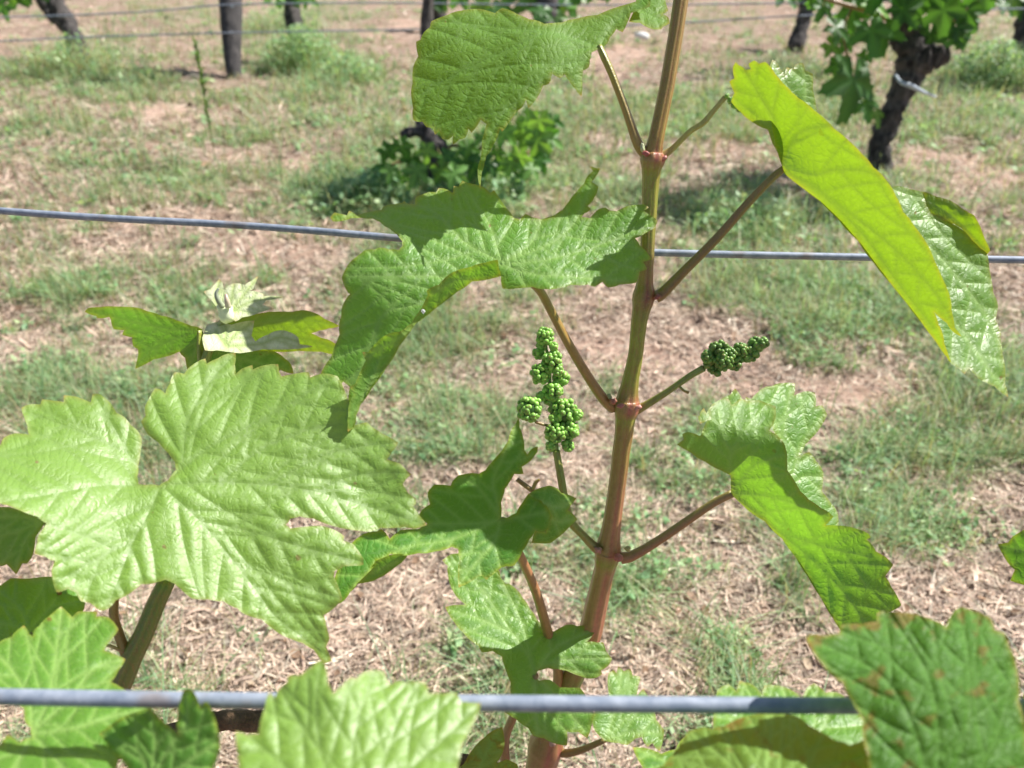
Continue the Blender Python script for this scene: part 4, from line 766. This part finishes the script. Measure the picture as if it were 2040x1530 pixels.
leaf(S2, [dict(outline=[(-60,1300),(-30,1292),(0,1278),(22,1268),(47,1248),(58,1262),(65,1266),(70,1254),(79,1246),(98,1228),(122,1210),(144,1228),(158,1219),(191,1219),(194,1228),(216,1232),(234,1253),(226,1268),(214,1284),(209,1296),(230,1304),(248,1314),(236,1336),(223,1358),(252,1376),(276,1392),(300,1412),(282,1440),(262,1465),(240,1500),(225,1560),(-60,1560),(-60,1470),
   (-20,1478),(0,1482),(16,1466),(38,1478),(62,1468),(60,1450),(50,1435),(46,1412),(20,1396),(-60,1400)],
   ctrl=[(60,1458,.232),(-40,1310,.262),(60,1300,.268),(130,1215,.292),(210,1250,.285),(250,1370,.258),(300,1412,.246),(180,1440,.236),(200,1550,.214),(0,1550,.208),(100,1500,.223)],
   veins=[[(62,1462),(95,1400),(110,1320),(123,1215)],[(62,1462),(140,1390),(190,1330),(245,1316)],[(62,1462),(60,1400),(20,1330),(-20,1295)],[(62,1462),(150,1450),(215,1430),(295,1412)],[(62,1462),(100,1500),(150,1556)],[(62,1462),(40,1510),(10,1556)]], second=54, seed=29)],
     M['leaf'], [(215,1400,.34,14),(150,1440,.29,12),(64,1461,.233,10)], label='broad leaf half in shade behind the nearest wire at lower left')
leaf(S2, [dict(outline=[(200,1462),(216,1448),(232,1436),(252,1426),(275,1418),(298,1413),(316,1429),(342,1451),(356,1462),(353,1445),(354,1430),(356,1410),(360,1394),(367,1376),(378,1374),(388,1383),(399,1408),(407,1400),(414,1401),(422,1414),(428,1430),(437,1466),(438,1480),(437,1494),(424,1530),(410,1570),(240,1570),(252,1530),(240,1512),(223,1498),(212,1480)],
   ctrl=[(200,1462,.226),(300,1416,.222),(318,1432,.216),(367,1378,.2125),(399,1408,.209),(437,1480,.206),(410,1560,.200),(260,1560,.210)], veins=[[(300,1570),(330,1500),(370,1440),(372,1380)],[(300,1570),(280,1500),(215,1465)],[(300,1570),(370,1520),(432,1480)],[(300,1570),(310,1480),(300,1418)]], second=48, seed=30)],
     M['leaf_dark'], [(200,1600,.25,12),(300,1572,.212,9)])

# ------------------------------------------------------------------ shoots whose leaves rise from below the frame
S3 = root('grapevine_shoot', P(690, 2000, .26), 'pale glossy grapevine leaf rising from below in front of the nearest wire', 'grapevine shoot', GS)
px_tube('stem', [(660,2500,.30,50),(690,2000,.26,48),(720,1800,.25,44)], M['stem'], S3, [(0,SC['c']),(1,SC['g'])])
leaf(S3, [dict(outline=[(470,1459),(492,1463),(514,1461),(517,1448),(519,1436),(528,1408),(536,1382),(541,1383),(548,1388),(559,1371),(571,1360),(576,1348),(588,1345),(599,1344),(622,1327),(642,1314),(647,1326),(653,1357),(664,1380),(679,1368),(690,1357),(699,1350),(710,1351),(724,1341),(747,1336),(764,1340),(770,1352),(778,1363),(795,1358),(809,1360),(827,1358),(846,1360),
   (855,1380),(883,1382),(909,1382),(920,1397),(937,1400),(956,1402),(952,1422),(937,1454),(920,1488),(912,1527),(900,1620),(800,1680),(720,1660),(690,1640),(640,1690),(520,1640),(478,1560),(474,1500)],
   ctrl=[(690,1640,.176),(642,1314,.213),(764,1340,.2145),(956,1402,.209),(470,1459,.200),(900,1600,.184),(528,1408,.206),(700,1450,.200),(830,1450,.202),(590,1450,.201),(500,1620,.182),(664,1380,.205)],
   veins=[[(690,1638),(700,1530),(712,1440),(745,1340)],[(690,1638),(760,1530),(790,1442),(826,1374),(846,1362)],[(690,1638),(640,1500),(630,1400),(640,1320)],[(690,1638),(560,1520),(490,1465)],[(690,1638),(820,1530),(952,1408)],[(640,1500),(590,1430),(560,1375)]], second=70, seed=31, quilt=.0005, wave=.0007)],
     M['leaf_pale'], [(720,1800,.25,20),(705,1700,.20,18),(690,1640,.177,14)])
S4 = root('grapevine_shoot', P(1850, 2100, .27), 'puckered and brown-spotted grapevine leaves crowding the lower right in front of the wire', 'grapevine shoot', GS)
px_tube('stem', [(1900,2600,.32,56),(1850,2100,.27,52),(1800,1750,.25,46),(1790,1620,.25,40)], M['stem'], S4, [(0,SC['c']),(1,SC['g'])])
leaf(S4, [dict(outline=[(1608,1272),(1616,1265),(1645,1266),(1670,1262),(1674,1252),(1679,1245),(1717,1243),(1746,1238),(1750,1222),(1768,1218),(1808,1222),(1844,1231),(1884,1247),(1895,1227),(1913,1211),(1925,1212),(1938,1216),(1955,1222),(1971,1231),(1982,1253),(2000,1263),(2011,1289),(2022,1318),(2029,1354),(2031,1398),(2040,1440),(2060,1560),(2060,1640),(1760,1640),(1735,1560),
   (1728,1500),(1721,1467),(1719,1434),(1706,1412),(1697,1396),(1688,1383),(1677,1361),(1655,1343),(1637,1321),(1619,1296)],
   ctrl=[(1608,1272,.214),(1768,1218,.228),(1913,1211,.226),(2022,1318,.212),(1721,1467,.196),(1700,1400,.204),(1750,1600,.186),(2040,1560,.190),(1850,1380,.200),(1850,1300,.212),(1950,1450,.196)],
   veins=[[(1850,1640),(1830,1480),(1760,1350),(1615,1272)],[(1850,1640),(1870,1500),(1850,1350),(1770,1220)],[(1850,1640),(1920,1480),(1930,1330),(1913,1215)],[(1850,1640),(1970,1500),(2020,1330)]], second=80, seed=32, quilt=.0004, wave=.0018)],
     M['leaf_puckered'], [(1800,1750,.25,20),(1830,1690,.21,16),(1850,1640,.187,12)], label='puckered blistered leaf nearest the camera at lower right')
leaf(S4, [dict(outline=[(1427,1398),(1431,1376),(1440,1368),(1452,1365),(1467,1376),(1474,1358),(1484,1360),(1496,1363),(1518,1383),(1525,1367),(1550,1367),(1576,1376),(1597,1390),(1608,1372),(1623,1363),(1645,1378),(1666,1380),(1684,1390),(1700,1405),(1725,1440),(1720,1500),(1600,1540),(1480,1520),(1420,1470),(1422,1430)],
   ctrl=[(1430,1380,.275),(1550,1367,.280),(1684,1390,.275),(1710,1490,.255),(1430,1470,.252),(1560,1530,.245)], veins=[[(1560,1535),(1530,1450),(1484,1362)],[(1560,1535),(1580,1450),(1560,1370)],[(1560,1535),(1640,1450),(1660,1382)],[(1560,1535),(1480,1460),(1432,1400)]], second=44, seed=33)],
     M['leaf'], [(1780,1620,.25,16),(1660,1580,.25,13),(1560,1536,.246,10)])
leaf(S4, [dict(outline=[(1290,1545),(1320,1525),(1338,1505),(1352,1488),(1373,1459),(1402,1450),(1420,1452),(1445,1445),(1481,1430),(1525,1421),(1565,1423),(1590,1430),(1612,1445),(1637,1459),(1663,1474),(1692,1483),(1712,1478),(1721,1474),(1724,1492),(1735,1530),(1745,1620),(1500,1660),(1300,1620)],
   ctrl=[(1373,1459,.228),(1565,1423,.230),(1692,1483,.212),(1735,1540,.202),(1300,1545,.215),(1500,1640,.190),(1500,1500,.212)], veins=[[(1520,1655),(1470,1540),(1380,1462)],[(1520,1655),(1530,1520),(1540,1425)],[(1520,1655),(1600,1540),(1640,1462)],[(1520,1655),(1400,1590),(1300,1560)]], second=54, seed=34)],
     M['leaf_spotted'], [(1790,1640,.24,14),(1650,1680,.21,12),(1520,1656,.191,10)], label='brown-spotted leaf with a rolled rusty margin')
leaf(S4, [dict(outline=[(1262,1490),(1290,1492),(1318,1500),(1345,1492),(1362,1472),(1385,1462),(1405,1482),(1440,1560),(1360,1600),(1300,1560),(1275,1520)], ctrl=[(1262,1490,.31),(1385,1462,.32),(1440,1560,.29),(1300,1560,.29)], veins=[[(1400,1590),(1350,1530),(1268,1492)],[(1400,1590),(1390,1520),(1384,1465)]], second=44, seed=35)], M['leaf_dark'])
leaf(S4, [dict(outline=[(1990,1086),(2008,1080),(2020,1068),(2045,1052),(2090,1040),(2100,1170),(2060,1180),(2040,1166),(2015,1156),(2020,1135),(2005,1115)], ctrl=[(1990,1100,.412),(2045,1052,.404),(2100,1060,.396),(2050,1180,.409)], veins=[[(2100,1110),(2050,1100),(1992,1087)]], second=40, seed=36)], M['leaf_dark'], [(1950,1900,.30,14),(2150,1500,.36,14),(2150,1200,.40,12),(2100,1110,.405,9)])  # shade imitated by dark leaf colour and a tilt that grazes the sun
leaf(S4, [dict(outline=[(2005,1570),(2016,1500),(2030,1440),(2042,1380),(2075,1360),(2110,1400),(2110,1600),(2010,1640)], ctrl=[(2016,1500,.225),(2042,1380,.222),(2110,1500,.20)], veins=[[(2060,1630),(2050,1500),(2045,1390)]], upper=False, second=40, seed=37)], M['leaf_glossy'], [(1790,1640,.25,14),(1950,1720,.23,12),(2060,1630,.21,9)])

# ------------------------------------------------------------------ old cane along the fruiting wire
q = catmull([(-500,1600,.43),(-60,1570,.43),(20,1555,.43),(240,1490,.44),(420,1440,.45),(500,1436,.45),(700,1466,.46),(900,1520,.475),(1050,1560,.49),(1250,1640,.50),(1700,1700,.50),(2400,1720,.50)], 12)
C = np.array([P(*r) for r in q]); V, F, rg = tube_arr(C, .0055 + .0012 * fbm(np.arange(len(C)) * .4, np.arange(len(C)) * 0., 4, 3), 16, lump=.18, seed=4)
tag(mk('vine_cane', V, F, M['cane_bark'], None, {'ridge': rg}), 'old brown woody cane lying behind the lowest leaves', 'vine cane')

# ------------------------------------------------------------------ background vines
def vine_leaf_mesh(seed, tone=(.075, .20, .045)):
    rs = np.random.default_rng(seed); pts = []; lob = [(-140,.68),(-68,.85),(0,1.0),(68,.85),(140,.68)]
    for a in np.arange(-172, 173, 6.0):
        r = .50
        for c, s in lob: r = max(r, s * math.exp(-(abs(a - c) / 34.0) ** 1.7))
        r *= 1 + (.07 if int(a / 6) % 2 else -.05) + rs.uniform(-.03, .03); pts.append((r * math.sin(R(a)), r * math.cos(R(a))))
    n = len(pts); V = [(0, 0, 0)] + [(x * .5, y * .5, 0) for x, y in pts] + [(x, y, 0) for x, y in pts]; V = np.array(V)
    rr = np.hypot(V[:, 0], V[:, 1]); th = np.arctan2(V[:, 0], V[:, 1]); V[:, 2] = -.22 * rr ** 2 + .09 * rr * np.cos(th * 5 + 3.1) + rs.uniform(-.06, .06) * V[:, 0]
    V[:, 2] += .12 * V[:, 0] ** 2
    F = [(0, 1 + i, 2 + i) for i in range(n - 1)] + [(1 + i, 1 + n + i, 2 + n + i, 2 + i) for i in range(n - 1)]
    me = bpy.data.meshes.new('vine_leaf'); me.from_pydata(V.tolist(), [], F); me.polygons.foreach_set('use_smooth', [True] * len(F))
    at = me.attributes.new('Col', 'FLOAT_COLOR', 'POINT'); c = np.array(tone) * rs.uniform(.7, 1.35)
    cc = np.stack([np.append(c * (1.0 + .25 * math.cos(5 * t_ * 1.0)), 1) for t_ in th]); at.data.foreach_set('color', cc.astype(np.float32).ravel())
    me.materials.append(M['bgleaf']); me.update(); return me
BGL = [vine_leaf_mesh(s) for s in range(6)]
BGB = [vine_leaf_mesh(s, (.20, .40, .10)) for s in range(10, 14)]
def put_leaf(parent, p, size, seed, down=None, bright=.15, tlo=.35):
    rs = np.random.default_rng(seed); o = bpy.data.objects.new('leaf', (BGB[rs.integers(0, 4)] if rs.random() < bright else BGL[rs.integers(0, 6)])); col.objects.link(o); o.parent = parent
    o.location = Vector(p) - rootof(parent).location; o.scale = (size,) * 3
    tilt = rs.uniform(tlo, tlo + 1.0) if down is None else down; spin = math.pi + rs.uniform(-1.1, 1.1) * (1 if down is None else .4)
    o.rotation_mode = 'QUATERNION'
    o.rotation_quaternion = (Matrix.Rotation(rs.uniform(-.5, .5), 3, 'Z') @ Matrix.Rotation(tilt, 3, 'X') @ Matrix.Rotation(spin, 3, 'Z')).to_quaternion(); return o
def trunk(parent, pts, name='trunk', lump=.22, seed=0, mat='bark', sides=16):
    q = catmull([P(x, y, z).tolist() + [w / 2 * z / FPX] for x, y, z, w in pts], 9)
    V, F, rg = tube_arr(q[:, :3], q[:, 3], sides, lump=lump, seed=seed); return mk(name, V, F, M[mat], parent, {'ridge': rg})
def cane(parent, pts, seed=0, colr=(.25,.14,.06)):
    return px_tube('cane', pts, M['stem'], parent, [(0, colr), (1, tuple(x * 1.1 for x in colr))], sides=8)
GV = 'old vines in the rows beyond'
zA = gz(350); zB = gz(140)
def clusterleaves(v, spots, z, seed, dz=.12, size=1.2, bright=.15, tlo=.5):
    rs = np.random.default_rng(seed)
    for k, (x, y, s) in enumerate(spots):
        zz = z + rs.uniform(-dz, dz); put_leaf(v, P(x, y, zz), s / 2 * zz / FPX * size, seed * 100 + k, None, bright, tlo)
v = root('vine', G(1757, 352), 'gnarled dark vine at upper right with a pale blue tie round its trunk', 'vine', GV)
trunk(v, [(1757,368,zA,60),(1756,345,zA,42),(1752,294,zA-.02,40),(1764,255,zA-.04,46),(1776,225,zA-.06,42),(1794,190,zA-.08,46),(1812,150,zA-.10,56),(1820,110,zA-.12,60),(1812,70,zA-.13,42),(1805,30,zA-.14,44),(1800,-30,zA-.16,38),(1790,-140,zA-.2,30)], seed=2)
trunk(v, [(1815,125,zA-.12,50),(1845,118,zA-.14,52),(1870,112,zA-.16,46),(1890,108,zA-.17,30)], 'stump', .3, 5)
trunk(v, [(1806,105,zA-.12,26),(1788,92,zA-.13,22),(1775,82,zA-.14,10)], 'spur', .3, 6)
cane(v, [(1840,80,zA-.14,10),(1865,60,zA-.16,10),(1900,40,zA-.2,9),(1960,-10,zA-.22,8)]); cane(v, [(1800,50,zA-.14,12),(1720,20,zA-.2,10),(1650,0,zA-.25,8),(1560,-30,zA-.3,8)]); cane(v, [(1700,10,zA-.2,6),(1680,60,zA-.22,5),(1690,120,zA-.24,5),(1699,160,zA-.25,5)])
cane(v, [(1735,218,zA-.06,6),(1750,236,zA-.05,5)]); cane(v, [(1870,-60,zA-.2,10),(1850,40,zA-.16,8)])
clusterleaves(v, [(1640,12,60),(1665,55,70),(1700,20,80),(1686,80,60),(1735,60,95),(1760,60,90),(1740,8,90),(1800,20,80),(1852,66,80),(1880,20,90),(1905,55,70),(1925,20,85),(1917,70,60),(1940,5,60),(1670,130,60),(1712,5,70),(1830,5,90),(1890,-10,90),(1650,-20,80),(1760,-25,100),(1700,-40,90),(1820,-50,100),(1900,-50,100),(1960,-30,90),(1725,110,40),(1620,-30,80),(1655,90,50),(1940,40,50)], zA - .22, 3)
put_leaf(v, P(1699, 158, zA - .26), 88 / FPX * (zA - .26), 901, 1.25); put_leaf(v, P(1722, 205, zA - .20), 42 / FPX * (zA - .2), 902, .9); put_leaf(v, P(1745, 225, zA - .1), 30 / FPX * zA, 903, .9)
px_tube('tie', [(1784,150,zA-.22,5),(1795,164,zA-.24,7),(1815,171,zA-.25,9),(1840,184,zA-.22,7),(1864,193,zA-.16,4)], M['tie'], v, sides=8)
zm = gz(385)
v = root('vine', G(862, 388), 'low leafy vine behind the middle leaf with small bright leaves', 'vine', GV)
trunk(v, [(868,400,zm,44),(864,370,zm,34),(868,330,zm-.02,36),(872,300,zm-.04,40),(852,270,zm-.05,32),(842,248,zm-.06,26),(846,215,zm-.07,24),(852,150,zm-.1,24),(850,60,zm-.14,26),(856,-40,zm-.18,24)], seed=8)
trunk(v, [(850,262,zm-.05,22),(825,262,zm-.08,20),(800,268,zm-.1,16)], 'spur', .3, 9)
cane(v, [(868,330,zm,9),(900,290,zm-.02,8),(950,300,zm-.04,8),(1010,240,zm-.06,7),(1015,170,zm-.08,6)]); cane(v, [(870,360,zm,8),(930,340,zm,7),(1000,330,zm,7),(1060,300,zm,6)]); cane(v, [(860,350,zm,8),(820,320,zm,7),(760,335,zm,6)])
clusterleaves(v, [(865,268,55),(890,310,50),(862,330,65),(905,345,60),(930,295,55),(945,330,60),(1010,330,65),(1035,310,55),(980,350,60),(960,270,50),(1045,265,70),(1065,260,60),(1085,295,45),(1060,335,50),(1020,175,55),(1030,190,40),(1010,220,45),(820,315,50),(780,338,45),(765,335,35),(800,355,50),(840,365,60),(890,380,60),(1075,240,60),(925,380,50),(755,368,45),(960,395,50),(1000,385,45),(855,298,30),(1070,280,65),(1090,265,50),(990,300,40),(1035,345,40),(1005,262,60),(1020,320,55),(1100,240,50),(1095,275,60),(1050,235,55),(770,300,50),(800,290,50),(745,350,55),(790,365,55),(830,340,60),(880,340,65),(925,320,60),(850,300,50),(975,325,60),(1075,320,50)], zm - .16, 4, .14, 1.25, .6, .75)
def canopy(v, lo, hi, n, seed, z_):
    """the leafy upper part of a vine, standing above the picture's top edge; it throws the shade seen on the ground"""
    rs = np.random.default_rng(seed)
    for k in range(n): put_leaf(v, np.array([rs.uniform(lo[j], hi[j]) for j in range(3)]), rs.uniform(.055, .085), seed * 100 + k, None, .2, .2)
VA = [o for o in col.objects if o.get('category') == 'vine']
canopy(VA[0], (1.05, 2.58, .64), (1.75, 2.95, 1.12), 90, 71, 0)
canopy(VA[1], (-.08, 2.62, .63), (.42, 2.88, .88), 55, 72, 0)
# second row: trunks, post, wires
for i, (lab, base, pts, lv, sd_) in enumerate([
  ('leaning forked grey vine trunk at the upper left corner', (165,118), [[(172,140,40),(158,100,36),(140,60,34),(124,30,34),(112,0,30),(104,-60,26),(95,-150,24)],[(132,48,24),(108,34,24),(92,10,26),(78,-20,26),(60,-80,22)]], [(8,10,60),(30,-8,50),(60,-40,80),(110,-40,80),(0,-30,70)], 11),
  ('dark vine trunk with weeds at its foot right of the wooden post', (592,120), [[(600,130,40),(596,90,34),(588,50,34),(582,10,32),(578,-80,28)]], [(575,-25,80),(620,-35,70),(545,-20,60),(610,-5,45)], 12),
  ('dark leafy vine trunk at the top behind the raised leaf', (1095,60), [[(1092,75,46),(1095,35,50),(1092,0,44),(1090,-80,36)]], [(1060,-5,80),(1120,5,80),(1130,-10,80),(1080,20,60),(1040,-20,70),(1150,-20,60),(1110,35,50),(1078,38,40)], 13),
  ('slim dark vine trunk in grass left of the gnarled vine', (1588,95), [[(1586,100,36),(1592,70,30),(1602,35,28),(1608,0,28),(1610,-80,26)]], [(1600,-25,80),(1560,-15,70),(1640,-20,60)], 14),
  ('dark vine trunk cut off by the right edge of the view', (2050,110), [[(2048,120,40),(2042,70,36),(2045,20,34),(2050,-80,30)]], [(2020,-10,70),(2050,0,80),(1995,-15,60),(2000,10,50),(1975,-20,50)], 15),
  ('thin vine trunk hidden under hanging leaves behind the raised leaf', (885,55), [[(880,60,26),(876,30,26),(868,0,26),(866,-80,24)]], [(865,5,50),(880,-8,50),(920,-10,60),(958,10,60),(1000,5,60),(985,20,50),(850,-20,60),(940,-20,70)], 16)]):
    z = gz(base[1] + 12); v = root('vine', G(*base), lab, 'vine', GV)
    for k, pl in enumerate(pts): trunk(v, [(x, y, z, w) for x, y, w in pl], 'trunk' if k == 0 else 'arm', .22, sd_ + k)
    clusterleaves(v, lv, z - .1, sd_, .1)
VB = [o for o in col.objects if o.get('category') == 'vine'][2:]
canopy(VB[1], (-1.75, 4.9, .85), (-1.2, 5.15, 1.12), 45, 73, 0)
canopy(VB[0], (-3.3, 4.6, .8), (-2.7, 5.0, 1.1), 40, 74, 0)
canopy(VB[3], (1.95, 5.2, .85), (2.6, 5.6, 1.15), 50, 75, 0)
canopy(VB[4], (2.95, 4.7, .85), (3.6, 5.1, 1.15), 50, 76, 0)
zP = gz(155)
pr = root('wooden_post', G(467, 158), 'dark weathered wooden trellis post carrying two thin wires', 'post')
trunk(pr, [(468,170,zP,26),(466,150,zP,28),(463,110,zP,34),(461,60,zP,41),(460,10,zP,44),(459,-40,zP,46),(458,-180,zP,46)], 'shaft', .04, 20, 'post', 20)
for y in (12, 66): blob('staple', pr, 460, y, zP - .10, 5, 3, M['wire'], seed=y)
px_wire('trellis_wire', [(-300,38,zP-.14),(0,34,zP-.13),(200,28,zP-.12),(330,20,zP-.12),(440,10,zP-.12),(560,7,zP-.12),(800,6,zP-.12),(1200,10,zP-.1),(1700,4,zP-.1),(2200,-10,zP-.1)], .0085, 'upper thin far wire crossing the wooden post', GW, 8)
px_wire('trellis_wire', [(-300,92,zP-.12),(0,82,zP-.12),(150,75,zP-.12),(430,66,zP-.12),(700,61,zP-.12),(860,58,zP-.12),(1200,52,zP-.1),(1400,43,zP-.1),(1600,31,zP-.1),(1960,19,zP-.1),(2300,14,zP-.1)], .0085, 'lower thin far wire just below the other on the wooden post', GW, 8)

# ------------------------------------------------------------------ weed clumps and small plants
def weed(px, py, spread, hgt, label, leafy=.5, n=420, seed=0, dry=.15):
    rs = np.random.default_rng(seed); g0 = G(px, py); z = gz(py); k = z / FPX; n1 = n
    X = g0.x + np.clip(rs.normal(0, .5, n1), -.8, .8) * spread * k; Y = g0.y + np.clip(rs.normal(0, .42, n1), -.65, .65) * spread * k; Z = height_at(X, Y)
    H = hgt * k * rs.uniform(.4, 1.1, n1) * np.exp(-((X - g0.x) ** 2 + (Y - g0.y) ** 2) / (spread * k) ** 2 * .8); W = rs.uniform(.0012, .0028, n1)
    C = GPAL[rs.integers(0, 6, n1)] * rs.uniform(.7, 1.3, n1)[:, None]; d = rs.random(n1) < dry; C[d] = np.array([.46, .36, .2])
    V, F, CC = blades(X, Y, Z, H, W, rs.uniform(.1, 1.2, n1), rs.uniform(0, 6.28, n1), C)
    o = mk('weed_clump', V, F, M['grass'], None, {'Col': CC}); tag(o, label, 'weeds', 'weed clumps at the feet of the vines')
    m = int(n * leafy * 4)
    if m:
        r = np.clip(rs.normal(0, .42, (m, 2)), -.7, .7) * spread * k; X = g0.x + r[:, 0]; Y = g0.y + r[:, 1]; Z = rs.uniform(0, 1, m) ** .7 * hgt * k * .85 * np.exp(-(r ** 2).sum(1) / (spread * k) ** 2 * 1.1)
        a = rs.uniform(0, 6.28, m); L = (rs.uniform(.007, .016, m))[:, None]; dd = np.stack([np.cos(a), np.sin(a), rs.normal(0, .5, m)], 1); s = np.stack([-np.sin(a), np.cos(a), rs.normal(0, .5, m)], 1)
        c = np.stack([X, Y, Z + .004], 1); V2 = np.stack([c - dd * L, c + s * L * .55, c + dd * L, c - s * L * .55], 1).reshape(-1, 3)
        C2 = np.repeat(GPAL[rs.integers(0, 4, m)] * rs.uniform(.8, 1.35, m)[:, None], 4, 0)
        mk('foliage', V2, (np.arange(4 * m), np.full(m, 4)), M['grass'], o, {'Col': C2}, smooth=False)
    return o
for a in [(605,140,95,100,'bushy green weed clump growing right of the wooden post',.9,500,1),(150,150,110,95,'tall grassy weeds at the foot of the leaning forked trunk',.25,600,2,.3),(1975,170,110,100,'dark bushy weeds at the right edge behind the gnarled vine',.9,520,3),
          (1560,150,110,60,'grass clump below the slim dark trunk at top right',.1,520,4),(1480,450,140,75,'grass tuft in the shade left of the gnarled vine, beyond the stem',.1,620,5),(740,410,110,80,'dark weeds left of the low leafy vine',.4,520,6),(950,400,130,70,'weeds at the foot of the low leafy vine',.8,600,7),
          (700,160,80,60,'low weeds spreading right of the post clump',.5,300,8),(290,165,70,50,'shaded grass tuft between the forked trunk and the post',.1,240,9),(560,60,110,60,'small weeds by the trunk behind the post',.6,300,11),(1180,90,70,50,'small grass tuft near the white petal',.2,200,12)]:
    weed(*a)
def sprig(px, py, hpx, label, seed):
    """one tall thin weed: stem with narrow leaves up its length"""
    rs = np.random.default_rng(seed); z = gz(py); g0 = G(px, py); k = z / FPX; H = hpx * k * 1.15
    q = catmull([(g0.x, g0.y, 0), (g0.x + .004, g0.y, H * .5), (g0.x + .012, g0.y, H)], 8); V, F, rg = tube_arr(q, np.linspace(.0022, .001, len(q)), 6)
    o = mk('tall_weed', V, F, M['grass'], None, {'Col': np.repeat([[.16, .25, .07]], len(V), 0), 'ridge': rg}); tag(o, label, 'weed')
    n = 70; t = rs.uniform(.3, 1, n); X = g0.x + .012 * t; Y = np.full(n, g0.y); a = rs.uniform(0, 6.28, n); L = rs.uniform(.018, .045, n)
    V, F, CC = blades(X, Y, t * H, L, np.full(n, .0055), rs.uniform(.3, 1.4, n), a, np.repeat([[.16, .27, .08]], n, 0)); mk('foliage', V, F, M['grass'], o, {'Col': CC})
sprig(430, 325, 190, 'single tall thin leafy weed standing in the grass below the wooden post', 1)
# white petal lying in the grass
z = gz(95); o = blob('petal', None, 1278, 71, z - .05, 15, 7, M['petal'], (1, 1, 1), 3, -12); o.scale = (1, 1, 1)
tag(o, 'bright white petal caught on the grass beside the top of the reddish stem', 'petal')

# water drops on the leaves
def drop_material():
    t = NT('water_drop'); p = t.n('ShaderNodeBsdfPrincipled'); p.inputs['Base Color'].default_value = (1, 1, 1, 1); p.inputs['Roughness'].default_value = .06
    p.inputs['Transmission Weight'].default_value = .45; p.inputs['IOR'].default_value = 1.33; p.inputs['Specular IOR Level'].default_value = 1.0; return t.done(p.outputs[0])
M['drop'] = drop_material()
for (x, y, z_, r_, lab) in [(383, 891, .3462, 5, 'tiny bright water drop on the very large pale leaf at left'), (843, 620, .346, 4, 'tiny water drop on the rolled edge of the middle leaf')]:
    o = blob('water_drop', None, x, y, z_, r_, r_, M['drop'], (1, 1, 1), 2); tag(o, lab, 'water drop')
